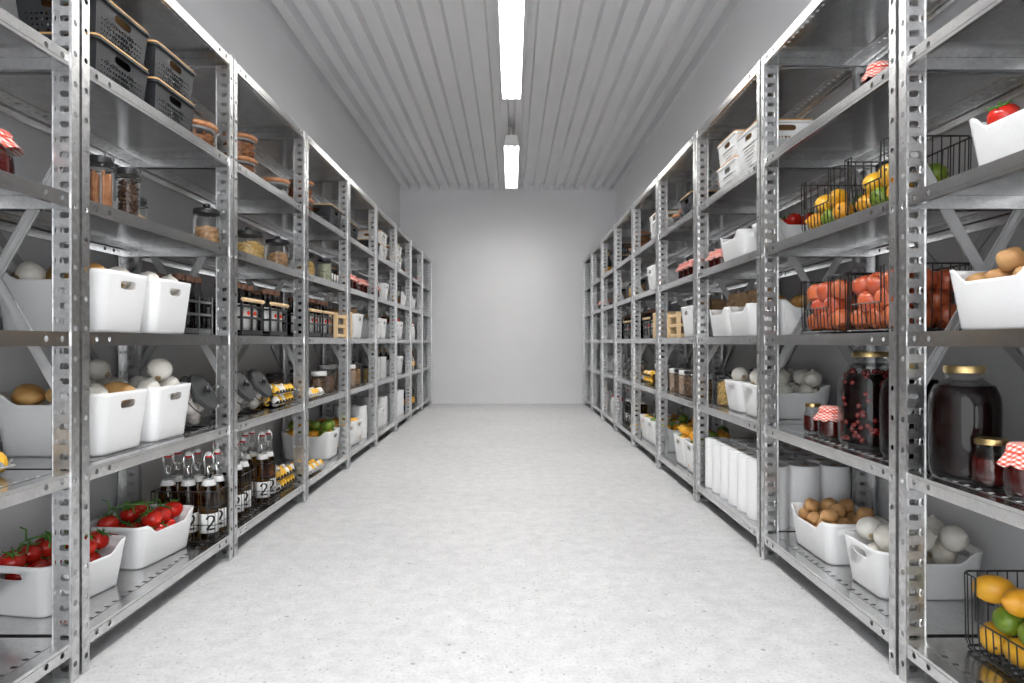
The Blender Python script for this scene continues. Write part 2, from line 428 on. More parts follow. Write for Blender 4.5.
def end_brace(flip, Yb, s):
    b = MB(); xa, xb = (.02, D - .02) if not flip else (D - .02, .02); A = Vector((xa, Yb, 1.43)); B = Vector((xb, Yb, .70))
    d = (B - A).normalized(); strip(b, A, B, Vector((-d.z, 0, d.x)), Vector((0, s, 0)))
    return b.mesh('brace', M['brace'])
def back_brace(flip):
    b = MB(); ya, yb = (.02, W - .02) if not flip else (W - .02, .02); xx = D + (.001 if not flip else .008); A = Vector((xx, ya, 1.46)); B = Vector((xx, yb, .71))
    d = (B - A).normalized(); strip(b, A, B, Vector((0, -d.z, d.y)), Vector((1, 0, 0)))
    return b.mesh('brace', M['brace'])
def build_rack():
    r = empty('shelving_rack')
    def part(name, me, z=0.0):
        o = bpy.data.objects.new(name, me); C.objects.link(o); o.parent = r; o.location = (0, 0, z)
    for sx in (1, -1):
        for sy in (1, -1): part('post', post_mesh(sx, sy))
    sm = shelf_mesh()
    for z in ZS: part('shelf', sm, z)
    part('brace', end_brace(True, -.0015, -1)); part('brace', end_brace(False, W + .0015, 1))
    part('brace', back_brace(False)); part('brace', back_brace(True))
    return r
ORD = ['nearest', 'second', 'third', 'fourth', 'fifth', 'sixth', 'seventh', 'eighth', 'ninth']
for k in range(9):
    y0 = 0.815 + k
    near = ' from the camera' if k else ' to the camera'
    put('rack', build_rack, (FL, y0 + 1 - .0075, 0), 'galvanised steel shelving rack on the left wall, %s%s' % (ORD[k], near), 'shelving', 'steel racks', rz=pi)
    put('rack', build_rack, (FR, y0 + .0075, 0), 'galvanised steel shelving rack on the right wall, %s%s' % (ORD[k], near), 'shelving', 'steel racks')
ZC = {5: ZS[0], 4: ZS[1], 3: ZS[2], 2: ZS[3], 1: ZS[4]}
SHN = {5: 'bottom shelf', 4: 'second shelf', 3: 'third shelf', 2: 'fourth shelf', 1: 'fifth shelf'}
def where(side, bay, c): return '%s, %s %s rack' % (SHN[c], ORD[bay], 'left' if side < 0 else 'right')
def X(side, v): return FL - v if side < 0 else FR + v
def bay_of(y): return int(math.floor(y - .815))

# ---------------------------------------------------------------- containers
def rrect(hx, hy, r, nc=5):
    """rounded rectangle outline, starting on +x side; returns points with break tags"""
    pts = []
    for cx, cy, a0 in ((hx - r, hy - r, 0), (-hx + r, hy - r, pi / 2), (-hx + r, -hy + r, pi), (hx - r, -hy + r, 3 * pi / 2)):
        for i in range(nc + 1):
            a = a0 + (pi / 2) * i / nc; pts.append((cx + r * cos(a), cy + r * sin(a)))
    return pts
def build_bin(L=.33, Wd=.235, H=.15, dip=.035, fl=.02, solid=.003):
    """long axis x, dipped long side -y, handles in the ends +-x"""
    b = MB(); nc = 5; hw = .042; per = []
    # perimeter descriptor: (side, t) built on unit frames so lower and upper rings match
    def ring(s):
        k = s * fl; base = rrect(L / 2 - fl + k, Wd / 2 - fl + k, .03 + .006 * s, nc)
        out = []; n = nc + 1
        # between corner 3 end and corner 0 start: +x side; insert handle points
        c0, c1, c2, c3 = base[0:n], base[n:2 * n], base[2 * n:3 * n], base[3 * n:4 * n]
        out += c0
        def lin(p, q, m): return [(p[0] + (q[0] - p[0]) * i / m, p[1] + (q[1] - p[1]) * i / m) for i in range(1, m)]
        out += lin(c0[-1], c1[0], 6) + c1
        out += [(c1[-1][0], hw), (c1[-1][0], -hw)] + c2
        out += lin(c2[-1], c3[0], 16) + c3
        out += [(c3[-1][0], -hw), (c3[-1][0], hw)]
        return out
    r0 = ring(0); N = len(r0); hts = [0, .02, .06, .35, .72, .86, .93, 1.0]
    def topz(i):
        x_, y_ = ring1[i]
        if y_ > -Wd / 2 + .04: return H
        a = (abs(x_) - (L / 2 - .085)) / .05; a = max(0, min(1, a)); a = a * a * (3 - 2 * a)
        return H - dip * (1 - a)
    ring1 = ring(1)
    R = []
    for h in hts:
        k = 0.0 if h == 0 else h
        rr = ring(k) if h > 0 else [(p[0] * .975, p[1] * .965) for p in ring(0)]
        R.append([(rr[i][0], rr[i][1], (h * topz(i)) if h else 0) for i in range(N)])
    o = [p for r_ in R for p in r_]
    fs = []; n = nc + 1; h1 = n + 5 + n; h2 = h1 + 2 + n + 15 + n
    for j in range(len(hts) - 1):
        for i in range(N):
            if j in (4,) and i in (h1, h2): continue
            fs.append((j * N + i, j * N + (i + 1) % N, (j + 1) * N + (i + 1) % N, (j + 1) * N + i))
    fs.append(tuple(range(N - 1, -1, -1)))
    b.add(o, fs)
    for i in (h1, h2):
        A, B_, C_, D_ = Vector(R[4][i]), Vector(R[4][(i + 1) % N]), Vector(R[5][(i + 1) % N]), Vector(R[5][i])
        def q(u, v): return (A * (1 - u) + B_ * u) * (1 - v) + (D_ * (1 - u) + C_ * u) * v
        vs = []; m = 24
        for t in range(m):
            a = 2 * pi * t / m; x_, y_ = cos(a), sin(a); mx = max(abs(x_), abs(y_)); k = (abs(x_) ** 4 + abs(y_) ** 4) ** -.25
            vs.append(q(.5 + .5 * x_ / mx, .5 + .5 * y_ / mx)); vs.append(q(.5 + .47 * x_ * k, .5 + .49 * y_ * k))
        b.add(vs, [(2 * t, 2 * ((t + 1) % m), 2 * ((t + 1) % m) + 1, 2 * t + 1) for t in range(m)])
    return b.build('storage_bin', M['bin'], smooth=50, solid=solid)
BIN = {'low': (.33, .24, .15, .034), 'tall': (.34, .268, .187, .032), 'high': (.30, .22, .26, .0)}
def bin_(side, x, y, z, style, face, label, group=None, yaw=0):
    """face 'side': long dipped side to the aisle; 'end': handled end to the aisle, dip towards the camera"""
    rz = (pi / 2 if side < 0 else -pi / 2) if face == 'side' else 0
    o = put('bin_' + style, lambda: build_bin(*BIN[style]), (x, y, z + .001), label, 'storage bin', group or 'white storage bins', rz=rz + radians(yaw))
    return o

def build_box(L=.275, Wd=.235, H=.135, mt='greybox', holes='dots'):
    """perforated stacking box, long axis y; lid is bamboo"""
    r = empty('lidded_box'); b = MB(); hy, hx = L / 2, Wd / 2; fl = .012; hr = H - .012
    def wall(fn, half, m=1, holes=holes):
        bands = []; rows = int((hr - .073) / .0155) + 1; z0 = .020; cell = .0155
        for j in range(rows):
            hs = []; z = z0 + j * cell
            top = z > hr - .050
            ncol = int(half / cell * .80)
            for i in range(-ncol, ncol + 1):
                u = i * cell
                if holes == 'dots':
                    if top: continue
                    f = .25 + .55 * max(.05, 1 - abs(i) / (ncol + 1.5))
                    hs.append((u - .0072, u + .0072, 2, f))
            if holes == 'slots' and not top:
                s = .02 + .065 * (j + 1) / rows; hs = [(-s, s, 8, -.93)]
            if hs: hv = .0072 if holes == 'dots' else .0035; bands.append((z - hv, z + hv, hs))
        bands.append((hr - .042, hr - .016, [(-.046, .046, 4, -.94)]))
        b.panel(fn, -half, half, 0, hr, bands)
    k = lambda v: 1 - fl * (1 - v / hr) / hx
    ky = lambda v: 1 - fl * (1 - v / hr) / hy
    for s in (1, -1):
        wall(lambda u, v: (s * hx * k(v), u * ky(v), v), hy); wall(lambda u, v: (u * k(v), s * hy * ky(v), v), hx, 1, 'dots')
    b.add([(sx * hx * k(0), sy * hy * ky(0), 0) for sx, sy in ((1, 1), (-1, 1), (-1, -1), (1, -1))], [(0, 1, 2, 3)])
    b.build('body', M[mt], r, solid=.0025)
    rim = MB(); o_, i_ = rrect(hx + .007, hy + .007, .02), rrect(hx - .004, hy - .004, .015); n = len(o_)
    vs = [(p[0], p[1], z) for ps, z in ((o_, hr - .008), (o_, hr), (i_, hr), (i_, hr - .008)) for p in ps]
    rim.add(vs, [(a * n + i, a * n + (i + 1) % n, ((a + 1) % 4) * n + (i + 1) % n, ((a + 1) % 4) * n + i) for a in range(4) for i in range(n)])
    rim.build('rim', M[mt], r)
    ld = MB(); ps = rrect(hx + .005, hy + .005, .02); n = len(ps)
    ld.add([(p[0], p[1], z) for z in (hr + .0005, hr + .0065) for p in ps], [(i, (i + 1) % n, n + (i + 1) % n, n + i) for i in range(n)] + [tuple(range(n - 1, -1, -1)), tuple(range(n, 2 * n))])
    ld.build('lid', M['bamboo'], r)
    return r
def box_(x, y, z, kind, label, group=None, rz=0):
    kk = {'grey': ('greybox', 'dots', .135), 'white': ('whitebox', 'slots', .208), 'slot': ('whitebox', 'slots', .135)}[kind]
    return put('box_' + kind, lambda: build_box(mt=kk[0], holes=kk[1], H=kk[2]), (x, y, z + .001), label, 'storage box', group or 'lidded storage boxes', rz=rz)

def build_wire_basket(L=.28, Wd=.235, H=.195, low=.09):
    """long axis x, open front -y in the middle"""
    r = empty('wire_basket'); hx, hy = L / 2, Wd / 2; fr = MB(); ww = MB(); zb = .008
    lo = hx * .62
    fr.tube([(-lo, -hy, low), (-lo, -hy, H), (-hx + .015, -hy, H), (-hx, -hy + .015, H), (-hx, hy - .015, H), (-hx + .015, hy, H), (hx - .015, hy, H), (hx, hy - .015, H), (hx, -hy + .015, H), (hx - .015, -hy, H), (lo, -hy, H), (lo, -hy, low)], .0026, 6, closed=True)
    fr.tube([(x_ * .96, y_ * .96, zb) for x_, y_ in rrect(hx, hy, .02, 3)], .0026, 6, closed=True)
    fr.build('rim', M['darkmetal'], r, smooth=True)
    n = 11
    for i in range(n):
        x_ = -hx + .012 + (L - .024) * i / (n - 1); t = low if abs(x_) < lo else H
        ww.tube([(x_, -hy, t), (x_, -hy * .97, zb + .02), (x_, -hy * .9, zb), (x_, hy * .9, zb), (x_, hy * .97, zb + .02), (x_, hy, H)], .0018, 5)
    for i in range(9):
        y_ = -hy + .015 + (Wd - .03) * i / 8
        for s in (1, -1): ww.tube([(s * hx, y_, H), (s * hx * .97, y_, zb + .02), (s * hx * .9, y_, zb)], .0018, 5)
        ww.tube([(-hx * .9, y_, zb), (hx * .9, y_, zb)], .0015, 5)
    ww.build('wires', M['darkmetal'], r, smooth=True)
    return r

# ---------------------------------------------------------------- jars
def prof_scaled(p, r, h): return [(a * r, z * h) for a, z in p]
def lid_part(r, mt, parent, z, h=.016, knob=False):
    b = MB(); b.lathe([(0, z), (r * .97, z), (r, z + .002), (r, z + h - .002), (r * .97, z + h), (0, z + h)], 28)
    o = b.build('lid', M[mt], parent, smooth=True)
    if knob:
        k = MB(); k.lathe([(0, z + h), (.006, z + h), (.006, z + h + .006), (.014, z + h + .012), (.014, z + h + .02), (.010, z + h + .023), (0, z + h + .023)], 16)
        k.build('knob', M[mt], o, smooth=True)
    return o
def build_jar(r, h, style):
    root = empty('glass_jar'); b = MB()
    if style in ('knob', 'plain', 'white'):
        lh = .02 if style != 'white' else .03; gh = h - lh
        pr = [(0, .004), (r * .85, .004), (r * .86, 0), (r * .97, .004), (r, .015), (r, gh * .80), (r * .97, gh * .88), (r * .84, gh * .97), (r * .82, gh)]
        b.lathe(pr, 28); b.build('glass_body', M['glass'], root, smooth=50)
        lid_part(r * .96 if style != 'white' else r * .98, {'knob': 'black', 'plain': 'black', 'white': 'ceramic'}[style], root, gh, lh, style == 'knob')
        if style == 'plain':
            t = MB(); t.tube([((r + .001) * cos(a), (r + .001) * sin(a), gh * .9) for a in [2 * pi * i / 20 for i in range(20)]], .002, 5, closed=True); t.build('clamp_wire', M['darkmetal'], root, smooth=True)
    elif style == 'wood':
        gh = h - .024
        b.lathe([(0, .004), (r * .9, .004), (r * .94, 0), (r, .01), (r, gh)], 32); b.build('glass_body', M['glass'], root, smooth=50)
        k = MB(); R_ = r * 1.13; k.lathe([(0, gh + .002), (R_ * .93, gh + .002), (R_, gh + .008), (R_, gh + .017), (R_ * .93, gh + .023), (0, gh + .023)], 36)
        o = k.build('lid', M['acacia'], root, smooth=True)
        g = MB(); g.lathe([(0, gh - .006), (r * .96, gh - .006), (r * 1.01, gh - .001), (r * 1.01, gh + .0015), (0, gh + .0015)], 32); g.build('seal', M['gasket'], o, smooth=True)
    elif style in ('gold', 'cloth'):
        gh = h - .014
        pr = [(0, .005), (r * .7, .004), (r * .8, 0), (r * .93, .006), (r, .022), (r * 1.0, gh * .5), (r * .96, gh * .66), (r * .8, gh * .82), (r * .76, gh * .88), (r * .76, gh)]
        b.lathe(pr, 28); b.build('glass_body', M['glass'], root, smooth=50)
        k = MB(); k.lathe([(0, gh + .012), (r * .78, gh + .012), (r * .82, gh + .008), (r * .82, gh - .001), (r * .79, gh - .002)], 28)
        k.build('lid', M['gold'], root, smooth=True, solid=.001)
        if style == 'cloth':
            c = MB(); n = 48; vs = [(0, 0, gh + .0155)]; prf = [(.45, .0155), (.8, .0145), (.90, .008), (.90, -.004), (1.04, -.018), (1.24, -.032)]
            for i in range(n):
                a = 2 * pi * i / n
                for j, (q, z) in enumerate(prf):
                    wv = 0 if j < 3 else (j - 2) * .034 * sin(9 * a + .5) + (j - 2) * .015 * sin(5 * a)
                    vs.append((r * (q + wv) * cos(a), r * (q + wv) * sin(a), gh + z + (0 if j < 4 else .004 * sin(9 * a + 1.5))))
            m = len(prf); fs = [(0, 1 + i * m, 1 + ((i + 1) % n) * m) for i in range(n)]
            for i in range(n):
                for j in range(m - 1):
                    p = 1 + i * m + j; q = 1 + ((i + 1) % n) * m + j; fs.append((p, p + 1, q + 1, q))
            c.add(vs, fs); o = c.build('gingham_cover', M['gingham'], root, smooth=True, solid=.0008)
            t = MB(); t.tube([(r * .925 * cos(a), r * .925 * sin(a), gh - .003) for a in [2 * pi * i / 24 for i in range(24)]], .0016, 5, closed=True); t.build('string', M['redink'], o, smooth=True)
    elif style == 'big':
        gh = h - .012
        pr = [(0, .006), (r * .8, .006), (r * .88, 0), (r * .97, .012), (r, .03), (r, gh * .66), (r * .96, gh * .76), (r * .84, gh * .84), (r * .62, gh * .89), (r * .53, gh * .91), (r * .52, gh * .95), (r * .55, gh * .96), (r * .52, gh * .97), (r * .52, gh)]
        b.lathe(pr, 40); b.build('glass_body', M['glass'], root, smooth=50)
        k = MB(); k.lathe([(0, gh + .009), (r * .5, gh + .009), (r * .56, gh + .011), (r * .58, gh + .004), (r * .57, gh - .006), (r * .54, gh - .006)], 32); k.build('lid', M['gold'], root, smooth=True, solid=.001)
    return root
def liquid(r, h, mt, style='gold', name='jam'):
    def f():
        b = MB(); q = .96
        if style == 'big':
            gh = h
            pr = [(0, .008), (r * .8 * q, .008), (r * .95 * q, .014), (r * q, .03), (r * q, gh * .655), (r * q * .955, gh * .755), (r * .84 * q, gh * .825), (0, gh * .825)]
        else: pr = [(0, .007), (r * .74 * q, .007), (r * .9 * q, .010), (r * q, .024), (r * q, h * .45), (r * .95 * q, h * .58), (0, h * .58)]
        b.lathe(pr, 28); return b.build(name, M[mt], smooth=50)
    return f
def filling(r, h, mt, shape, name, size=None):
    """dry food filling a jar: pieces against the glass and heaped on top, one uncountable mass"""
    def f():
        b = MB(); rnd = random.Random(hash(name) % 1000 if False else len(name) * 7 + int(r * 1000)); s = size or .008
        core = max(.001, r - s * 1.3)
        b.lathe([(0, .006), (core, .006), (core, h - s), (core * .6, h - s * .5), (0, h - s * .4)], 12)
        def piece(c, sc_=1.0):
            e = Matrix.Rotation(rnd.uniform(0, 6.3), 3, 'X') @ Matrix.Rotation(rnd.uniform(0, 6.3), 3, 'Z')
            rr = {'round': (s, s, s), 'bean': (s * 1.2, s * .75, s * .6), 'curl': (s * 1.7, s * .5, s * .5), 'flake': (s * 1.2, s * 1.0, s * .3)}[shape]
            b.ball(c, [q * sc_ for q in rr], 6, 4, e)
        rows = max(2, int(h / (s * 1.5)))
        for j in range(rows):
            z = .006 + s * .8 + (h - .008 - s) * j / rows; n = max(5, int(2 * pi * (r - s) / (s * 1.7)))
            for i in range(n):
                a = 2 * pi * (i + .5 * (j % 2)) / n + rnd.uniform(-.15, .15); q = r - s * (1.02 + rnd.uniform(0, .25))
                piece((q * cos(a), q * sin(a), z + rnd.uniform(-.2, .2) * s))
        for i in range(int(5 * (r / s) ** 1.1)):
            a = rnd.uniform(0, 6.3); q = (r - s * 1.2) * math.sqrt(rnd.random()); piece((q * cos(a), q * sin(a), h - s * .3 + rnd.uniform(0, s) * (1 - q / r)))
        return b.build(name, M[mt], smooth=True, weld=False)
    return f
def sticks(r, h, mt, name):
    def f():
        b = MB(); rnd = random.Random(3)
        for i in range(26):
            a = rnd.uniform(0, 6.3); q = (r - .009) * math.sqrt(rnd.uniform(.3, 1)); a2 = a + rnd.uniform(-.35, .35)
            b.tube([(q * cos(a), q * sin(a), .008), (q * cos(a2) * .97, q * sin(a2) * .97, h * rnd.uniform(.8, 1))], rnd.uniform(.004, .006), 7)
        return b.build(name, M[mt], smooth=True, weld=False)
    return f
FOOD = {  # key: (material, shape, name, size, words)
    'walnut': ('walnut', 'round', 'walnuts', .016, 'walnuts'), 'coffee': ('coffee', 'bean', 'coffee_beans', .009, 'coffee beans'),
    'pasta': ('pasta', 'curl', 'dry_pasta', .009, 'dry curly pasta'), 'pistachio': ('pistachio', 'bean', 'pistachios', .008, 'pale green pistachios'),
    'grain': ('grain', 'round', 'grain', .005, 'pinkish grain'), 'brown': ('brownfood', 'flake', 'dried_herbs', .007, 'brown dried food'),
    'flour': ('flour', 'round', 'flour', .006, 'white powder'), 'twigs': ('cinnamon', 'curl', 'dried_roots', .011, 'brown dried roots')}
def jar_(side, x, y, c, r, h, style, food, look, pos, group=None, fill=.72, z=None):
    zz = (ZC[c] if z is None else z) + .001; wh = pos if pos else where(side, bay_of(y), c)
    k = (style, round(r, 3), round(h, 3))
    j = put(('jar',) + k, lambda: build_jar(r, h, style), (x, y, zz), (look + ', ' + wh), 'jar', group)
    if food == 'cinnamon': put(('cin', k), sticks(r * .96, h * .72, 'cinnamon', 'cinnamon_sticks'), (x, y, zz), 'cinnamon sticks in ' + look + ', ' + wh, 'cinnamon sticks', kind='stuff')
    elif food in ('jam', 'darkliquid', 'amber'):
        nm = {'jam': 'jam', 'darkliquid': 'dark_preserve', 'amber': 'syrup'}[food]
        put(('liq', food, k), liquid(r, h, food, style, nm), (x, y, zz), {'jam': 'dark red jam', 'darkliquid': 'black preserve', 'amber': 'amber syrup'}[food] + ' in ' + look + ', ' + wh, 'preserve', kind='stuff')
    elif food:
        m_, sh, nm, s, wd = FOOD[food]
        put(('food', food, k), filling(r * .955, h * fill, m_, sh, nm, min(s, r * .3)), (x, y, zz), wd + ' in ' + look + ', ' + wh, nm.replace('_', ' '), kind='stuff')
    return j

# ---------------------------------------------------------------- produce
def with_child(o, ch): ch.parent = o; return o
def build_tomato():
    r = .036; b = MB()
    def fn(q):
        a = math.atan2(q.y, q.x); s = 1 + .03 * cos(5 * a) * (1 - abs(q.z)); z = q.z * .86
        d = math.hypot(q.x, q.y)
        if q.z > 0: z -= .22 * math.exp(-(d / .28) ** 2)
        return Vector((q.x * s, q.y * s, z))
    b.ball((0, 0, 0), (r, r, r), 24, 16, None, fn); o = b.build('tomato', M['tomato'], smooth=True)
    c = MB()
    for i in range(6):
        a = i * pi / 3; pts = [(.002 * cos(a), .002 * sin(a), .024), (.012 * cos(a), .012 * sin(a), .029), (.022 * cos(a + .2), .022 * sin(a + .2), .0285), (.030 * cos(a + .3), .030 * sin(a + .3), .0345)]
        for p in range(3): c.tube(pts[p:p + 2], [.003, .0025, .0013][p], 5)
    c.tube([(0, 0, .022), (.002, 0, .04)], .0024, 6); c.build('calyx', M['vine'], o, smooth=True)
    return o
def build_vine():
    b = MB(); b.tube([(-.1, 0, 0), (-.07, .01, .04), (-.02, .01, .05), (.03, -.01, .045), (.07, 0, .045)], .0032, 7)
    for p, q in (((-.07, .01, .045), (-.055, -.04, .012)), ((-.02, .01, .06), (-.02, .05, .02)), ((.03, -.01, .052), (.04, -.045, .014)), ((.07, 0, .058), (.10, .02, .02)), ((-.02, .01, .06), (.0, -.03, .02)), ((-.07, .01, .045), (-.09, .03, .075))):
        m = tuple((a + c) / 2 + d for a, c, d in zip(p, q, (.008, 0, .008))); b.tube([p, m, q], .0026, 6)
    return b.build('tomato_vine', M['vine'], smooth=True)
def build_onion():
    b = MB(); r = .042
    b.lathe([(0, -.036), (.01, -.037), (.024, -.031), (.037, -.017), (.042, 0), (.038, .016), (.027, .029), (.015, .036), (.007, .040), (.004, .046), (0, .047)], 24, wob=lambda a, t: 1 + .012 * cos(9 * a))
    o = b.build('onion', M['onion'], smooth=True); c = MB(); rnd = random.Random(2)
    c.lathe([(0, -.041), (.009, -.040), (.011, -.034)], 10)
    for i in range(12):
        a = rnd.uniform(0, 6.3); c.tube([(.005 * cos(a), .005 * sin(a), -.038), (.011 * cos(a), .011 * sin(a), -.044)], .0008, 4)
    c.build('root', M['root'], o, smooth=True); return o
def build_garlic():
    b = MB(); b.lathe([(0, -.026), (.012, -.027), (.026, -.018), (.032, -.004), (.028, .010), (.016, .021), (.008, .029), (.0055, .044), (0, .045)], 36, wob=lambda a, t: 1 + (.09 * abs(cos(4 * a)) - .05) * (1 - abs(2 * t - .8) * .6))
    o = b.build('garlic_bulb', M['garlic'], smooth=True); c = MB(); c.lathe([(0, -.029), (.009, -.0285), (.011, -.024)], 12); c.build('root', M['root'], o); return o
def lumpy(name, rad, mt, seed, amp=.06, f=2.2):
    def g():
        b = MB(); rnd = random.Random(seed); ph = [rnd.uniform(0, 6) for _ in range(6)]
        def fn(q): return q * (1 + amp * sin(f * q.x * 2 + ph[0]) + amp * sin(f * q.y * 2.3 + ph[1]) + amp * .7 * sin(f * 2 * q.z + ph[2] + q.x))
        b.ball((0, 0, 0), rad, 18, 12, None, fn); return b.build(name, M[mt], smooth=True)
    return g
build_potato = lumpy('potato', (.036, .028, .026), 'potato', 1)
build_bread = lumpy('bread_roll', (.055, .042, .033), 'bread', 4, .03)
build_walnut = lumpy('walnut', (.019, .017, .017), 'walnut', 9, .05, 4)
def citrus(name, L, r, mt, nip):
    def g():
        b = MB(); pr = []
        for i in range(17):
            t = pi * i / 16; z = -cos(t) * L; q = r * sin(t) ** .92
            if i >= 15 and nip: q = r * (.22 if i == 15 else 0); z = L + (.004 if i == 15 else .010)
            pr.append((max(q, 0), z))
        pr[0] = (0, pr[0][1] + .003); b.lathe(pr, 22); o = b.build(name, M[mt], smooth=True)
        c = MB(); c.lathe([(0, -L - .0005), (.004, -L + .0005), (.005, -L + .004)], 8); c.build('stem_end', M['stem'], o); return o
    return g
build_lemon = citrus('lemon', .046, .034, 'lemon', True)
build_lime = citrus('lime', .038, .035, 'lime', False)
def build_apple():
    b = MB(); pr = [(0, -.026), (.006, -.028), (.014, -.032), (.026, -.029), (.036, -.014), (.040, .004), (.037, .019), (.027, .030), (.016, .032), (.008, .027), (0, .020)]
    b.lathe(pr, 24, wob=lambda a, t: 1 + .012 * cos(5 * a)); o = b.build('apple', M['apple'], smooth=True)
    c = MB(); c.tube([(0, 0, .018), (.002, .001, .03), (.005, .002, .040)], .0016, 6); c.build('stem', M['stem'], o, smooth=True); return o
def build_egg(mt):
    def g():
        b = MB(); b.lathe([(max(0, .0215 * sin(pi * i / 12) * (1 + .13 * cos(pi * i / 12))), -.028 * cos(pi * i / 12)) for i in range(13)], 16)
        return b.build('egg', M[mt], smooth=True)
    return g
ITEM = {'tomato': (build_tomato, .036, .033), 'onion': (build_onion, .041, .040), 'potato': (build_potato, .030, .026), 'bread': (build_bread, .048, .033),
        'lemon': (build_lemon, .037, .036), 'lime': (build_lime, .037, .036), 'apple': (build_apple, .036, .032), 'garlic': (build_garlic, .031, .026)}
NM = {'tomato': 'red tomato', 'onion': 'white onion', 'potato': 'brown potato', 'bread': 'bread roll', 'lemon': 'ripe lemon', 'lime': 'green lime', 'apple': 'reddish apple', 'garlic': 'garlic bulb'}
def SIDEW(i, n, x):
    if n == 1: return 'central'
    k = i if x > 0 else n - 1 - i
    return 'aisle-side' if k == 0 else 'wall-side' if k == n - 1 else ['inner', 'central', 'deeper'][min(k - 1, 2)]
def pile(kinds, cx, cy, z, lx, ly, layers, inwhat, seed=1, top_only=False, r=None, flat=False):
    """heap fruit in layers; lx, ly = inner half sizes"""
    rnd = random.Random(seed); kinds = kinds.split(); R = max(ITEM[k][1] for k in kinds) if r is None else r
    nx = max(1, int(2 * lx / (2 * R) + .1)); ny = max(1, int(2 * ly / (2 * R) + .1)); hz = max(ITEM[k][2] for k in kinds)
    for L in range(layers):
        if top_only and L < layers - 2: continue
        mx, my = (nx, ny) if L % 2 == 0 else (nx, max(1, ny - 1))
        sx = (2 * lx - 2 * R) / max(1, nx - 1) if nx > 1 else 0; sy = (2 * ly - 2 * R) / max(1, ny - 1) if ny > 1 else 0
        for i in range(mx):
            for j in range(my):
                if L == layers - 1 and L > 1 and rnd.random() < .3: continue
                px = cx + (i - (mx - 1) / 2) * sx + rnd.uniform(-.003, .003); py = cy + (j - (my - 1) / 2) * sy + rnd.uniform(-.003, .003)
                pz = z + hz + L * hz * 1.64 + rnd.uniform(0, .003); k = rnd.choice(kinds)
                if flat or k in ('tomato', 'apple'): rot = (rnd.uniform(-.5, .5), rnd.uniform(-.5, .5), rnd.uniform(0, 6.3))
                elif k in ('onion', 'garlic'): rot = (rnd.uniform(-1.4, 1.4), rnd.uniform(-1.4, 1.4), rnd.uniform(0, 6.3))
                elif k in ('lemon', 'lime'): rot = (pi / 2 + rnd.uniform(-.3, .3), 0, rnd.uniform(0, 6.3))
                else: rot = (rnd.uniform(-.3, .3), rnd.uniform(-.3, .3), rnd.uniform(0, 6.3))
                put(k, ITEM[k][0], (px, py, pz), '%s %s %s %s in %s' % ('bottom' if L == 0 else 'top' if L == layers - 1 else 'middle', ORD[j], SIDEW(i, mx, cx), NM[k], inwhat), k, '%s heap in %s' % (k, inwhat), rot=rot, sc_=rnd.uniform(.93, 1.03))
def binfill(side, x, y, z, style, face, kinds, layers, label, inwhat, seed=1, r=None, yaw=0):
    bin_(side, x, y, z, style, face, label, yaw=yaw)
    L, Wd, H, d = BIN[style]; a, b_ = L / 2 - .024, Wd / 2 - .024
    lx, ly = (b_, a) if face == 'side' else (a, b_)
    pile(kinds, x, y, z + .004, lx, ly, layers, inwhat, seed, r=r)

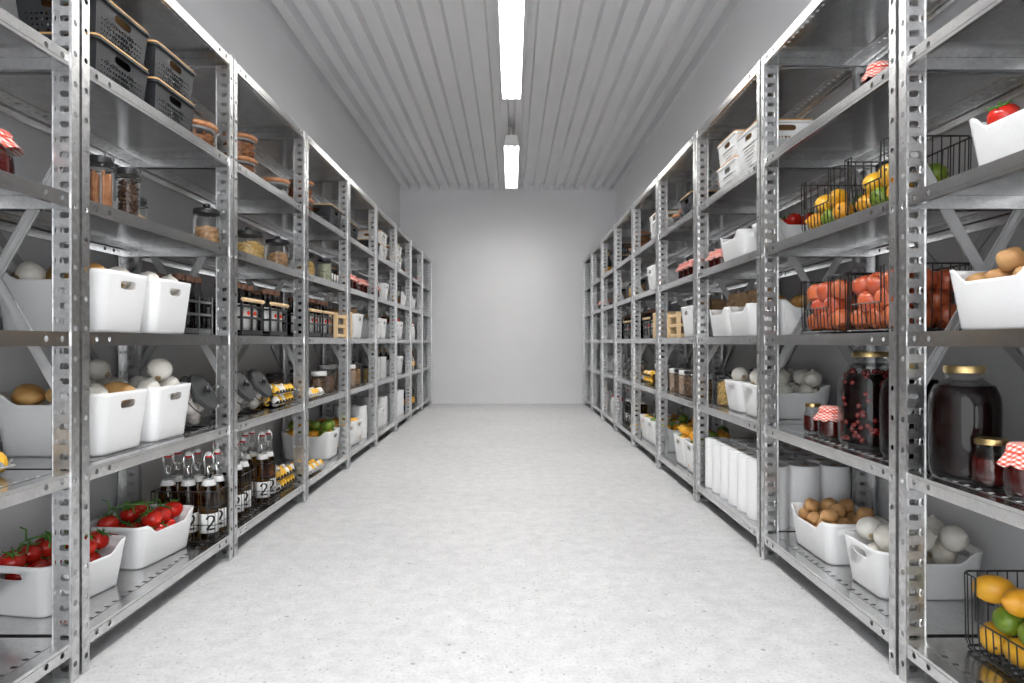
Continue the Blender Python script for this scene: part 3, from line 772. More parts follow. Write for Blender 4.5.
# ---------------------------------------------------------------- bottles and carriers
def glyph(mb, txt, size, R, phi, zc, r_off=.0006):
    """letter shapes wrapped on a cylinder of radius R around angle phi"""
    cu = bpy.data.curves.new('t', 'FONT'); cu.body = txt; cu.size = size; cu.align_x = 'CENTER'; cu.align_y = 'CENTER'; cu.resolution_u = 2
    o = bpy.data.objects.new('t', cu); C.objects.link(o); dg = bpy.context.evaluated_depsgraph_get()
    me = bpy.data.meshes.new_from_object(o.evaluated_get(dg)); vs = []
    for v in me.vertices:
        a = phi + v.co.x / R; vs.append(((R + r_off) * cos(a), (R + r_off) * sin(a), zc + v.co.y))
    mb.add(vs, [tuple(p.vertices) for p in me.polygons]); bpy.data.objects.remove(o); bpy.data.meshes.remove(me)
def build_swing_bottle():
    r = empty('swing_top_bottle'); R = .0365; b = MB()
    b.lathe([(0, .006), (R * .8, .004), (R * .9, 0), (R, .008), (R, .165), (R * .93, .19), (R * .62, .225), (.0165, .25), (.014, .27), (.0135, .305), (.016, .308), (.016, .318), (.013, .32)], 24)
    b.build('glass_body', M['glass'], r, smooth=50)
    la = MB(); n = 14; a0, a1 = -1.35, 1.35; rr = R + .0008
    la.add([(rr * cos(a0 + (a1 - a0) * i / n), rr * sin(a0 + (a1 - a0) * i / n), z) for z in (.03, .105) for i in range(n + 1)], [(i, i + 1, n + 2 + i, n + 1 + i) for i in range(n)])
    lo = la.build('front_label', M['label'], r, smooth=True, solid=.0004)
    g = MB(); P = [(-.014, .014), (-.013, .020), (-.009, .0255), (-.002, .028), (.006, .0265), (.011, .021), (.012, .014), (.009, .006), (.002, -.004), (-.007, -.014), (-.014, -.0225)]
    for k in range(len(P)):
        (ax, az), (cx_, cz_) = P[max(k - 1, 0)], P[min(k + 1, len(P) - 1)]; dx, dz = cx_ - ax, cz_ - az; q = math.hypot(dx, dz); wd = .0024 + .0022 * min(1, abs(dz) / q)
        for s in (-1, 1): u = P[k][0] - s * dz / q * wd; g.v.append(((rr + .0009) * cos(u / rr), (rr + .0009) * sin(u / rr), .069 + P[k][1] + s * dx / q * wd))
        if k: g.f.append((2 * k - 2, 2 * k, 2 * k + 1, 2 * k - 1)); g.m.append(0)
    for k in range(6):
        u0, u1 = -.016 + .0053 * k, -.016 + .0053 * (k + 1)
        g.add([((rr + .001) * cos(u / rr), (rr + .001) * sin(u / rr), z) for u, z in ((u0, -.0275 + .069), (u1, -.0275 + .069), (u1, -.0205 + .069), (u0, -.0205 + .069))], [(0, 1, 2, 3)]); g.build('number', M['ink'], lo)
    nl = MB(); nl.lathe([(.0285, .212), (.0225, .230), (.0205, .2345)], 20, wob=None); no = nl.build('neck_label', M['label'], r, smooth=True, solid=.0006)
    st = MB(); st.lathe([(0, .327), (.010, .327), (.012, .330), (.012, .338), (.008, .343), (0, .344)], 16); so = st.build('stopper', M['ceramic'], r, smooth=True)
    ga = MB(); ga.lathe([(0, .3205), (.013, .3205), (.0145, .3235), (.013, .3268), (0, .3268)], 16); ga.build('gasket', M['rubber'], so, smooth=True)
    wi = MB()
    for s in (1, -1): wi.tube([(0, s * .0145, .285), (.004, s * .018, .30), (.003, s * .018, .318), (0, s * .012, .334)], .0009, 5)
    wi.tube([(.0145 * cos(a), .0145 * sin(a), .285) for a in [2 * pi * i / 12 for i in range(12)]], .0012, 5, closed=True)
    wi.tube([(.0145, .008, .285), (.022, .006, .262), (.022, -.006, .262), (.0145, -.008, .285)], .0012, 5)
    wi.build('wire_bail', M['chrome'], r, smooth=True); return r
def build_bottle_liquid():
    b = MB(); R = .0355; b.lathe([(0, .008), (R * .9, .008), (R * .97, .013), (R * .97, .163), (R * .9, .185), (R * .6, .215), (0, .218)], 20)
    return b.build('bottled_oil', M['amber'], smooth=50)
def build_bottle_basket(nx=2, ny=2, p=.08):
    def f():
        b = MB(); hx, hy = nx * p / 2 + .004, ny * p / 2 + .004; H = .2
        for z in (.006, .07, .14, H): b.tube([(sx * hx, sy * hy, z) for sx, sy in ((1, 1), (-1, 1), (-1, -1), (1, -1))], .0022 if z == H else .0016, 6, closed=True)
        for i in range(nx * 3 + 1):
            x_ = -hx + 2 * hx * i / (nx * 3)
            for s in (1, -1): b.tube([(x_, s * hy, .004), (x_, s * hy, H)], .0014, 5)
        for i in range(ny * 3 + 1):
            y_ = -hy + 2 * hy * i / (ny * 3)
            for s in (1, -1): b.tube([(s * hx, y_, .004), (s * hx, y_, H)], .0014, 5)
            b.tube([(-hx, y_, .004), (hx, y_, .004)], .0014, 5)
        return b.build('bottle_basket', M['darkmetal'], smooth=True)
    return f
def bottle_set(side, x, y, c, nx, ny, wh):
    p = .08; z = ZC[c] + .001; rz = 0 if side < 0 else pi
    put(('bb', nx, ny), build_bottle_basket(nx, ny, p), (x, y, z), 'thin wire bottle basket holding swing-top bottles, ' + wh, 'basket')
    for i in range(nx):
        for j in range(ny):
            px, py = x + (i - (nx - 1) / 2) * p, y + (j - (ny - 1) / 2) * p
            o = put('swing', build_swing_bottle, (px, py, z + .006), '%s %s swing-top bottle labelled 2, basket %s' % (['nearer', 'farther'][j], SIDEW(i, nx, x), wh), 'bottle', 'swing-top bottles on ' + wh, rz=rz + (random.uniform(-1.15, -.75)) * (1 if side < 0 else -1))
            put('oil', build_bottle_liquid, (px, py, z + .006), 'amber liquid in %s %s swing-top bottle, basket %s' % (['nearer', 'farther'][j], SIDEW(i, nx, x), wh), 'liquid', 'liquids in swing-top bottles on ' + wh, kind='stuff')
def build_milk_bottle():
    r = empty('corked_bottle'); R = .032; b = MB()
    b.lathe([(0, .004), (R * .9, 0), (R, .006), (R, .12), (R * .92, .145), (R * .6, .17), (R * .52, .19), (R * .56, .205)], 22); b.build('glass_body', M['darkglass'], r, smooth=50)
    k = MB(); k.lathe([(0, .203), (R * .62, .203), (R * .66, .206), (R * .66, .224), (R * .6, .226), (0, .226)], 20); k.build('cap', M['cork'], r, smooth=True)
    la = MB(); n = 10; rr = R + .0007
    la.add([(rr * cos(-1.0 + 2.0 * i / n), rr * sin(-1.0 + 2.0 * i / n), z) for z in (.02, .135) for i in range(n + 1)], [(i, i + 1, n + 2 + i, n + 1 + i) for i in range(n)])
    lo = la.build('front_label', M['label'], r, smooth=True, solid=.0004)
    d = MB(); m = 14
    d.add([(rr + .0011, .01 * cos(2 * pi * i / m), .097 + .010 * sin(2 * pi * i / m)) for i in range(m)], [tuple(range(m))]); d.build('red_dot', M['redink'], lo)
    e = MB()
    for zz_, ln in ((.07, .016), (.062, .02), (.054, .018), (.045, .012), (.037, .02), (.03, .015)): glyph(e, '~=x~', .014, rr, 0, zz_)
    e.build('scribble', M['ink'], lo)
    return r
def build_syrup():
    b = MB(); R = .030; b.lathe([(0, .006), (R * .95, .006), (R * .97, .01), (R * .97, .115), (R * .85, .14), (0, .142)], 18); return b.build('dark_drink', M['darkliquid'], smooth=50)
def build_carrier():
    """bottle carrier, wooden grip on the +x (aisle) side, long axis y"""
    r = empty('bottle_carrier'); hx, hy, H = .078, .116, .155; b = MB()
    for sx in (1, -1):
        for sy in (1, -.0, -1): b.box(sx * hx - .004, sx * hx + .004, sy * hy - .006, sy * hy + .006, 0, H)
    for z in (.006, .075, .125):
        for s in (1, -1):
            b.box(s * hx - .003, s * hx + .003, -hy, hy, z, z + (.010 if z > .01 else .02)); b.box(-hx, hx, s * hy - .003, s * hy + .003, z, z + .010)
    b.box(-hx, hx, -hy, hy, 0, .004); b.build('frame', M['black'], r)
    g = MB(); g.tube([(hx + .006, -hy - .004, H + .003), (hx + .006, hy + .004, H + .003)], .009, 12); g.build('grip', M['pine'], r, smooth=True)
    return r
def carrier(side, x, y, c, wh, flip=False):
    z = ZC[c] + .001; rz = (0 if side < 0 else pi) + (pi if flip else 0)
    put('carrier', build_carrier, (x, y, z), 'black bottle carrier with pale wooden grip, ' + wh, 'bottle carrier', rz=rz)
    for i in range(2):
        for j in range(3):
            px, py = x + (i - .5) * .072, y + (j - 1) * .074
            put('milk', build_milk_bottle, (px, py, z + .005), '%s %s corked bottle with white label in carrier, %s' % (['nearest', 'middle', 'farthest'][j], SIDEW(i, 2, x), wh), 'bottle', 'corked bottles, ' + wh, rz=rz - (.35 if side < 0 else -.35))
            put('syr', build_syrup, (px, py, z + .005), 'dark drink in %s %s corked bottle, %s' % (['nearest', 'middle', 'farthest'][j], SIDEW(i, 2, x), wh), 'liquid', 'drinks in corked bottles, ' + wh, kind='stuff')

def build_tilt_jar():
    """storage jar leaning on two black rings, mouth towards +x and up"""
    r = empty('tilted_jar'); Mx = Matrix.Rotation(radians(58), 4, 'Y'); R = .088; cz = .10
    T = Matrix.Translation((0, 0, cz)) @ Mx
    def tl(prof, n=32):
        b = MB(); b.lathe(prof, n); b.v = [tuple(T @ Vector(p)) for p in b.v]; return b
    tl([(0, -.085), (R * .6, -.085), (R * .85, -.072), (R * .97, -.045), (R, -.01), (R, .045), (R * .95, .06), (R * .82, .068)]).build('glass_body', M['glass'], r, smooth=50)
    b = tl([(0, .070), (R * .86, .070), (R * .90, .073), (R * .90, .084), (R * .86, .089), (0, .089)]); lo = b.build('lid', M['greylid'], r, smooth=True)
    b = tl([(0, .089), (.006, .089), (.006, .096), (.016, .100), (.016, .107), (.011, .111), (0, .111)], 16); b.build('knob', M['black'], lo, smooth=True)
    for zz in (-.03, .05):
        b = MB(); pts = [tuple(T @ Vector(((R + .002) * cos(a), (R + .002) * sin(a), zz))) for a in [2 * pi * i / 32 for i in range(32)]]; b.tube(pts, .0022, 6, closed=True)
        b.build('ring', M['black'], r, smooth=True)
    b = MB()
    for s in (1, -1): b.tube([(-.05, s * .045, .003), (.07, s * .045, .003)], .003, 6)
    for x_ in (-.05, .07): b.tube([(x_, -.045, .003), (x_, .045, .003)], .003, 6)
    for s in (1, -1): b.tube([(-.05, s * .045, .003), (-.06, s * .04, .05)], .0025, 6)
    b.build('stand', M['black'], r, smooth=True)
    return r
def tilt_jar(side, x, y, c, wh):
    rz = 0 if side < 0 else pi; z = ZC[c] + .001
    put('tilt', build_tilt_jar, (x, y, z), 'tilted glass jar of garlic with grey knobbed lid, ' + wh, 'jar', rz=rz)
    rnd = random.Random(int(y * 100)); s = 1 if side < 0 else -1
    for gw, (dx, dy, dz) in zip(['low nearest', 'low farthest', 'low central', 'middle nearest', 'middle farthest', 'middle central', 'high nearest', 'high farthest'], ((-.02, -.035, .048), (-.02, .035, .05), (.03, 0, .045), (.035, -.04, .085), (.03, .042, .088), (-.03, 0, .098), (-.02, -.045, .115), (.0, .04, .135))):
        put('garlic', build_garlic, (x + s * dx, y + dy, z + dz), gw + ' garlic bulb in tilted glass jar, ' + wh, 'garlic', 'garlic bulbs in the tilted jar, ' + wh, rot=(rnd.uniform(-1.5, 1.5), rnd.uniform(-1.5, 1.5), 0), sc_=.95)

def build_tray(mt):
    def f():
        b = MB(); nx, ny, p, s = 4, 6, .045, 6; NX, NY = nx * s, ny * s; vs = []
        for i in range(NX + 1):
            for j in range(NY + 1):
                u, v = i / s, j / s; cu = cos(2 * pi * u); cv = cos(2 * pi * v)
                post = max(0, (cu + cv) / 2) ** 2 * .044; rid = max(cu, cv) * .5 + .5
                z = .004 + .020 * rid * .8 + post * .55
                if i in (0, NX) or j in (0, NY): z = .022 + .016 * max(0, (cu + cv) / 2)
                vs.append(((u - nx / 2) * p, (v - ny / 2) * p, z))
        b.add(vs, [(i * (NY + 1) + j, (i + 1) * (NY + 1) + j, (i + 1) * (NY + 1) + j + 1, i * (NY + 1) + j + 1) for i in range(NX) for j in range(NY)])
        # flared rim
        for s_ in (1, -1):
            b.box(s_ * nx * p / 2 - .001, s_ * (nx * p / 2 + .006), -ny * p / 2, ny * p / 2, .021, .023); b.box(-nx * p / 2, nx * p / 2, s_ * ny * p / 2 - .001, s_ * (ny * p / 2 + .006), .021, .023)
        return b.build('egg_tray', M[mt], smooth=60, solid=.0012)
    return f
def eggs(side, x, y, z, wh, mt='tray', stack=1, seed=1, few=False):
    rnd = random.Random(seed)
    for k in range(stack):
        zz = z + .001 + k * .052; lv = ['lower', 'upper'][k] + ' ' if stack > 1 else ''
        put('tray_' + mt, build_tray(mt), (x, y, zz), lv + ('black' if mt != 'tray' else 'grey') + ' egg tray, ' + wh, 'egg tray', rz=0)
        for i in range(4):
            for j in range(6):
                if k < stack - 1 and 0 < i < 3 and 0 < j < 5: continue
                col = 'egg_yellow' if rnd.random() < .72 else 'egg_white'
                put(col, build_egg(col), (x + (i - 1.5) * .045, y + (j - 2.5) * .045, zz + .0335), '%s %s egg, %s row of %segg tray, %s' % (SIDEW(i, 4, x), 'yellow' if col == 'egg_yellow' else 'white', ORD[j], lv, wh), 'egg', ('yellow' if col == 'egg_yellow' else 'white') + ' eggs in ' + lv + 'tray, ' + wh, sc_=.98)

def build_roll():
    b = MB(); R, H = .0635, .26
    b.lathe([(.021, .0), (R, .0), (R, .001), (R, H - .002), (R - .002, H), (.021, H), (.0208, H - .01)], 32); b.lathe([(.0208, .02), (.0208, 0)], 20)
    o = b.build('paper_roll', M['paper'], smooth=40)
    c = MB(); c.lathe([(.0205, 0), (.0205, H - .001), (.0185, H - .001), (.0185, 0)], 20); c.build('core', M['card'], o, smooth=40)
    q = MB(); q.lathe([(0, .10), (.0184, .10)], 20); q.build('core_wall', M['card'], o)
    return o
def build_bag():
    b = MB(); rnd = random.Random(5); vs = []; n = 16; lv = [0, .04, .1, .17, .2, .225]
    sh = rrect(.045, .03, .006, 3); n = len(sh)
    for k, z in enumerate(lv):
        q = [1, 1.02, 1.0, .92, .7, .55][k]; qx = [1, 1, 1, .98, .96, 1.0][k]
        for (a, c) in sh: vs.append((a * qx + rnd.uniform(-.003, .003) * (k > 0), c * q * (1 if k < 4 else .6) + rnd.uniform(-.003, .003) * (k > 0), z + rnd.uniform(-.003, .003) * (k > 0)))
    b.add(vs, [(k * n + i, k * n + (i + 1) % n, (k + 1) * n + (i + 1) % n, (k + 1) * n + i) for k in range(len(lv) - 1) for i in range(n)] + [tuple(range(n - 1, -1, -1))])
    o = b.build('paper_bag', M['kraft'], smooth=25, solid=.001)
    f = MB(); f.box(-.043, .043, -.0145, .0145, .198, .222); f.build('folded_top', M['kraft'], o); return o
def build_crate():
    """pale wooden slatted crate, long axis y"""
    r = empty('wooden_crate'); hx, hy, H = .12, .13, .165; b = MB()
    for s in (1, -1):
        for t in (1, -1): b = MB(); b.box(s * hx - .012, s * hx + .012, t * hy - .012, t * hy + .012, 0, H); b.build('corner_post', M['pine'], r)
    for z in (.006, .07, .135):
        c = MB()
        for s in (1, -1): c.box(s * hx - .005, s * hx + .005, -hy + .012, hy - .012, z, z + .02); c.box(-hx + .012, hx - .012, s * hy - .005, s * hy + .005, z, z + .02)
        c.build('slat_row', M['pine'], r)
    c = MB(); c.box(-hx, hx, -hy, hy, .004, .010); c.build('bottom_board', M['pine'], r); return r
def build_panel_box():
    b = MB(); hx, hy, H = .11, .06, .19
    for s in (1, -1):
        b.box(s * hx - .006, s * hx + .006, -hy, hy, 0, H); b.box(-hx, hx, s * hy - .006, s * hy + .006, 0, H)
    b.box(-hx, hx, -hy, hy, 0, .01); return b.build('wooden_box', M['pine'])
def build_white_tray():
    b = MB(); L, Wd, H = .38, .22, .045; o_, i_ = rrect(Wd / 2, L / 2, .025), rrect(Wd / 2 - .01, L / 2 - .01, .02); n = len(o_)
    b.add([(p[0], p[1], z) for ps, z in ((i_, 0), (o_, H)) for p in ps], [(i, (i + 1) % n, n + (i + 1) % n, n + i) for i in range(n)] + [tuple(range(n - 1, -1, -1))])
    return b.build('plastic_tray', M['bin'], smooth=40, solid=.004)
def build_sauce():
    r = empty('sauce_bottle'); b = MB(); R = .03; b.lathe([(0, 0), (R, .002), (R, .13), (R * .8, .155), (R * .45, .175)], 18); b.build('bottle_body', M['ceramic'], r, smooth=50)
    k = MB(); k.lathe([(R * .5, .172), (R * .5, .195), (R * .25, .215), (0, .216)], 14); k.build('cap', M['ketchup'], r, smooth=True); return r
def build_wine():
    r = empty('dark_bottle'); b = MB(); R = .035; b.lathe([(0, .004), (R, .0), (R, .17), (R * .8, .2), (R * .4, .23), (R * .38, .29), (0, .29)], 20); b.build('bottle_body', M['black'], r, smooth=50)
    k = MB(); k.lathe([(R * .42, .25), (R * .42, .293), (0, .294)], 14); k.build('foil_cap', M['gold'], r, smooth=True)
    la = MB(); la.lathe([(R + .001, .05), (R + .001, .12)], 20); la.build('front_label', M['lemon'], r, smooth=True); return r
def build_canister():
    r = empty('white_canister'); b = MB(); R = .05; b.lathe([(0, .002), (R * .96, 0), (R, .006), (R, .2)], 24); b.build('canister_body', M['ceramic'], r, smooth=50)
    k = MB(); k.lathe([(R * 1.02, .2), (R * 1.02, .222), (0, .226)], 24); k.build('lid', M['ceramic'], r, smooth=True); return r

# ---------------------------------------------------------------- the left row
Lf, Rt = -1, 1
# fifth shelf
g = 'grey lidded boxes'
z5 = ZC[1]
for (y, z, wd) in ((2.085, z5, 'lower box of the nearer stack'), (2.085, z5 + .122, 'upper box of the nearer stack'), (2.41, z5, 'lower box of the farther stack'), (2.41, z5 + .122, 'upper box of the farther stack')):
    box_(-1.30, y, z, 'grey', 'charcoal bamboo-lid box, %s, fifth shelf, second left rack' % wd)
jar_(Lf, -1.25, 2.67, 1, .084, .098, 'wood', 'twigs', 'low wooden-lid jar beside the charcoal boxes', None, fill=.6)
for z, q in ((z5, 'lower'), (z5 + .106, 'upper')): jar_(Lf, -1.28, 3.2, 1, .075, .104, 'wood', 'twigs', q + ' of two stacked wooden-lid jars', None, z=z, fill=.65)
jar_(Lf, -1.25, 3.6, 1, .07, .1, 'wood', 'flour', 'wooden-lid jar of white powder', None, fill=.4)
for z, q in ((z5, 'lower'), (z5 + .106, 'upper')): jar_(Lf, -1.27, 4.1, 1, .072, .104, 'wood', 'twigs', q + ' of two stacked wooden-lid jars', None, z=z, fill=.65)
box_(-1.27, 4.5, z5, 'grey', 'charcoal box with bamboo lid behind stacked jars, fifth shelf, fourth left rack')
box_(-1.3, 5.15, z5, 'grey', 'single charcoal box with bamboo lid, fifth shelf, fifth left rack')
for z, q in ((z5, 'lower'), (z5 + .122, 'upper')):
    box_(-1.29, 6.3, z, 'slot', '%s white box with bamboo lid, fifth shelf, sixth left rack' % q)
    box_(-1.29, 7.15, z, 'slot', '%s white box with bamboo lid, fifth shelf, seventh left rack' % q)
box_(-1.3, 6.0, z5, 'grey', 'charcoal box with bamboo lid in front of white boxes, sixth left rack')
for i, (x_, y) in enumerate(((-1.23, 7.98), (-1.24, 8.1), (-1.23, 8.95))): jar_(Lf, x_, y, 1, .04, .1, 'cloth', 'jam', ['nearer small gingham-topped jar', 'farther small gingham-topped jar', 'small gingham-topped jar'][i], None)
# fourth shelf
jar_(Lf, -1.335, 1.735, 2, .062, .15, 'cloth', 'jam', 'large gingham-topped jam jar', None)
jar_(Lf, -1.195, 1.985, 2, .037, .148, 'plain', 'cinnamon', 'black-lid glass jar of cinnamon sticks', None)
jar_(Lf, -1.19, 2.12, 2, .033, .148, 'plain', 'coffee', 'black-lid glass jar of coffee beans', None)
jar_(Lf, -1.345, 2.46, 2, .03, .13, 'plain', 'pasta', 'small black-lid jar of yellow pasta', None, fill=.45)
jar_(Lf, -1.22, 2.735, 2, .053, .142, 'knob', 'walnut', 'knob-lid glass jar part-filled with walnuts', None, fill=.42)
jar_(Lf, -1.27, 3.29, 2, .075, .142, 'knob', 'pasta', 'wide knob-lid jar of curly pasta', None, fill=.62)
jar_(Lf, -1.22, 3.56, 2, .062, .142, 'knob', 'walnut', 'knob-lid glass jar of walnuts', None, fill=.45)
jar_(Lf, -1.24, 4.1, 2, .06, .142, 'knob', 'pasta', 'nearer knob-lid jar of pasta', None, fill=.6)
jar_(Lf, -1.21, 4.42, 2, .045, .15, 'plain', 'pistachio', 'black-lid jar of pale pistachios', None, fill=.75)
for i in range(3): put('cork_jar_small', lambda: build_milk_bottle(), (-1.22, 4.6 + .07 * i, ZC[2] + .001), ORD[i] + ' small dark corked bottle, fourth shelf, fourth left rack', 'bottle', 'small corked bottles on the fourth left rack', sc_=.55)
def jam_row(side, pts, c, wh, r=.045, h=.115):
    for i, (x_, y) in enumerate(pts):
        z = ZC[c] + .001; k = ('cloth', r, h)
        put(('jar',) + k, lambda: build_jar(r, h, 'cloth'), (x_, y, z), 'small gingham-topped jam jar, ' + ORD[i] + ' of its group, ' + wh, 'jar', 'gingham-topped jam jars, ' + wh)
        put(('liq', 'jam', k), liquid(r, h, 'jam', 'gold', 'jam'), (x_, y, z), 'dark red jam in the ' + ORD[i] + ' gingham-topped jar, ' + wh, 'jam', 'jam in the jars, ' + wh, kind='stuff')
jam_row(Lf, [(-1.22, 4.93), (-1.22, 5.06), (-1.22, 5.19), (-1.34, 4.99), (-1.34, 5.12), (-1.22, 5.44), (-1.22, 5.57)], 2, where(Lf, 4, 2))
jam_row(Lf, [(-1.22, 5.95), (-1.22, 6.07), (-1.34, 6.0)], 2, where(Lf, 5, 2))
put('tallbin', lambda: build_bin(.30, .22, .16, 0), (-1.32, 6.45, ZC[2] + .001), 'plain white bin beside gingham-topped jars, fourth shelf, sixth left rack', 'storage bin')
bin_(Lf, -1.28, 7.45, ZC[2], 'low', 'side', 'white bin behind fruit, fourth shelf, seventh left rack')
put('wb', build_wire_basket, (-1.28, 7.05, ZC[2] + .001), 'dark wire fruit basket, fourth shelf, seventh left rack', 'basket', rz=pi / 2)
pile('lemon lime', -1.28, 7.05, ZC[2] + .01, .1, .13, 2, 'wire basket, seventh left rack', 3)
binfill(Lf, -1.28, 8.15, ZC[2], 'low', 'side', 'tomato', 3, 'white bin of tomatoes, fourth shelf, eighth left rack', 'white bin on the eighth left rack', 4)
bin_(Lf, -1.3, 9.1, ZC[2], 'low', 'side', 'lone white bin, fourth shelf, ninth left rack')
# third shelf
z3 = ZC[3]
binfill(Lf, -1.355, 2.12, z3, 'tall', 'end', 'bread onion', 3, 'tall white bin of rolls and onions, nearer one, third shelf, second left rack', 'nearer tall bin, third shelf, second left rack', 5)
binfill(Lf, -1.35, 2.41, z3, 'tall', 'end', 'onion', 3, 'tall white bin of onions, farther one, third shelf, second left rack', 'farther tall bin, third shelf, second left rack', 6)
carrier(Lf, -1.30, 2.665, 3, where(Lf, 1, 3), True)
carrier(Lf, -1.245, 3.07, 3, 'nearer on ' + where(Lf, 2, 3)); carrier(Lf, -1.245, 3.42, 3, 'farther on ' + where(Lf, 2, 3))
carrier(Lf, -1.245, 4.05, 3, 'nearer on ' + where(Lf, 3, 3)); carrier(Lf, -1.245, 4.34, 3, 'farther on ' + where(Lf, 3, 3))
put('crate', build_crate, (-1.28, 4.64, z3 + .001), 'pale wooden slatted crate beside bottle carriers, third shelf, fourth left rack', 'crate')
put('panelbox', build_panel_box, (-1.28, 4.93, z3 + .001), 'pale wooden box on the third shelf, fifth left rack', 'wooden box')
bin_(Lf, -1.34, 5.3, z3, 'tall', 'end', 'tall white bin holding brown paper bags, third shelf, fifth left rack')
for i in range(3): put('bag', build_bag, (-1.25 - .095 * i, 5.3, z3 + .006), 'brown folded paper bag, ' + ('aisle-side', 'middle', 'wall-side')[i] + ' in white bin, third shelf, fifth left rack', 'paper bag', 'paper bags on the fifth left rack')
for i, y in enumerate((6.05, 6.32)):
    bin_(Lf, -1.34, y, z3, 'tall', 'end', 'tall white bin of dark packets, %s, third shelf, sixth left rack' % ('nearer', 'farther')[i])
    for j in range(3): put('canblack', lambda: build_wine(), (-1.25 - .09 * j, y, z3 + .006), 'dark bottle in the %s tall bin, third shelf, sixth left rack' % ('nearer', 'farther')[i], 'bottle', 'dark bottles in the %s bin, sixth left rack' % ('nearer', 'farther')[i], sc_=.75)
for i, y in enumerate((7.02, 7.29)):
    binfill(Lf, -1.34, y, z3, 'tall', 'end', 'tomato', 4, 'tall white bin of tomatoes, %s, third shelf, seventh left rack' % ('nearer', 'farther')[i], '%s tall bin on third shelf, seventh left rack' % ('nearer', 'farther')[i], 8 + i)
bin_(Lf, -1.34, 8.1, z3, 'tall', 'end', 'tall white bin, third shelf, eighth left rack')
for i in range(4): put('sauce', build_sauce, (-1.23 - .07 * (i % 2), 8.4 + .075 * (i // 2), z3 + .001), ORD[i] + ' white sauce bottle with red cap, third shelf, eighth left rack', 'bottle', 'white sauce bottles on the eighth left rack')
# second shelf
z4 = ZC[4]
eggs(Lf, -1.37, 1.62, z4, where(Lf, 0, 4), 'tray', 1, 2)
binfill(Lf, -1.355, 2.12, z4, 'tall', 'end', 'bread onion', 3, 'tall white bin of rolls and onions, nearer one, second shelf, second left rack', 'nearer tall bin, second shelf, second left rack', 11)
binfill(Lf, -1.35, 2.41, z4, 'tall', 'end', 'onion', 4, 'tall white bin heaped with onions, farther one, second shelf, second left rack', 'farther tall bin, second shelf, second left rack', 12)
tilt_jar(Lf, -1.275, 2.67, 4, where(Lf, 1, 4))
tilt_jar(Lf, -1.27, 3.05, 4, 'nearer on ' + where(Lf, 2, 4)); tilt_jar(Lf, -1.27, 3.27, 4, 'farther on ' + where(Lf, 2, 4))
eggs(Lf, -1.28, 3.62, z4, where(Lf, 2, 4), 'trayblack', 2, 3)
eggs(Lf, -1.25, 4.1, z4, where(Lf, 3, 4), 'tray', 1, 4)
jar_(Lf, -1.42, 4.1, 4, .055, .15, 'plain', 'brown', 'black-lid jar behind the eggs', None); jar_(Lf, -1.25, 4.42, 4, .055, .15, 'white', 'brown', 'white-lid jar of brown food', None); jar_(Lf, -1.38, 4.42, 4, .055, .16, 'plain', 'brown', 'black-lid jar behind a white-lid jar', None)
jar_(Lf, -1.24, 4.62, 4, .05, .15, 'plain', 'brown', 'black-lid jar at the far end', None)
for i, y in enumerate((4.98, 5.13)): jar_(Lf, -1.22, y, 4, .05, .17, 'white', 'grain', ('nearer', 'farther')[i] + ' white-lid jar of pinkish grain', None)
for i, y in enumerate((5.0, 5.14)): jar_(Lf, -1.36, y, 4, .05, .17, 'white', 'grain', ('nearer', 'farther')[i] + ' white-lid grain jar of back row', None)
jar_(Lf, -1.24, 5.36, 4, .062, .17, 'knob', 'walnut', 'knob-lid jar full of walnuts', None, fill=.7)
jar_(Lf, -1.24, 5.98, 4, .06, .13, 'knob', 'pasta', 'knob-lid jar of pale pasta', None, fill=.75)
for i, y in enumerate((6.22, 6.5)): put('can', build_canister, (-1.24, y, z4 + .001), '%s white canister, second shelf, sixth left rack' % ('nearer', 'farther')[i], 'canister', sc_=.9)
for i, y in enumerate((7.02, 7.29)):
    bin_(Lf, -1.34, y, z4, 'tall', 'end', 'tall white bin, %s, second shelf, seventh left rack' % ('nearer', 'farther')[i])
    for j in range(3): put('canblack', lambda: build_wine(), (-1.25 - .09 * j, y, z4 + .006), 'dark bottle in the %s tall bin, second shelf, seventh left rack' % ('nearer', 'farther')[i], 'bottle', 'dark bottles in the %s bin, seventh left rack' % ('nearer', 'farther')[i], sc_=.9)
for i in range(6):
    (put('canblack', build_wine, (-1.22, 7.95 + .09 * i, z4 + .001), ORD[i] + ' dark bottle with yellow label, second shelf, eighth left rack', 'bottle', 'dark bottles on the second shelf, eighth left rack', sc_=.9) if i % 2 else
     put('sauce', build_sauce, (-1.22, 7.95 + .09 * i, z4 + .001), ORD[i] + ' white sauce bottle with red cap between dark bottles, second shelf, eighth left rack', 'bottle', 'white sauce bottles on the second shelf, eighth left rack'))
# bottom shelf
z1 = ZC[5]
binfill(Lf, -1.388, 2.085, z1, 'low', 'side', 'tomato', 3, 'low white bin of vine tomatoes nearest the camera, bottom shelf, second left rack', 'nearer low bin, bottom shelf, second left rack', 21, yaw=-10)
binfill(Lf, -1.352, 2.49, z1, 'low', 'side', 'tomato', 3, 'low white bin of vine tomatoes, farther one, bottom shelf, second left rack', 'farther low bin, bottom shelf, second left rack', 22, yaw=-7)
for i, y in enumerate((2.06, 2.46)): put('vine', build_vine, (-1.385 + .02 * i, y, z1 + .15), 'green stalk across the tomatoes in the %s bin, bottom left shelf' % ('nearer', 'farther')[i], 'vine', rz=.35 + .4 * i)
bottle_set(Lf, -1.275, 2.735, 5, 3, 2, where(Lf, 1, 5))
bottle_set(Lf, -1.26, 3.06, 5, 2, 2, 'nearer, ' + where(Lf, 2, 5)); bottle_set(Lf, -1.245, 3.34, 5, 2, 2, 'farther, ' + where(Lf, 2, 5))
for k in range(2): pass
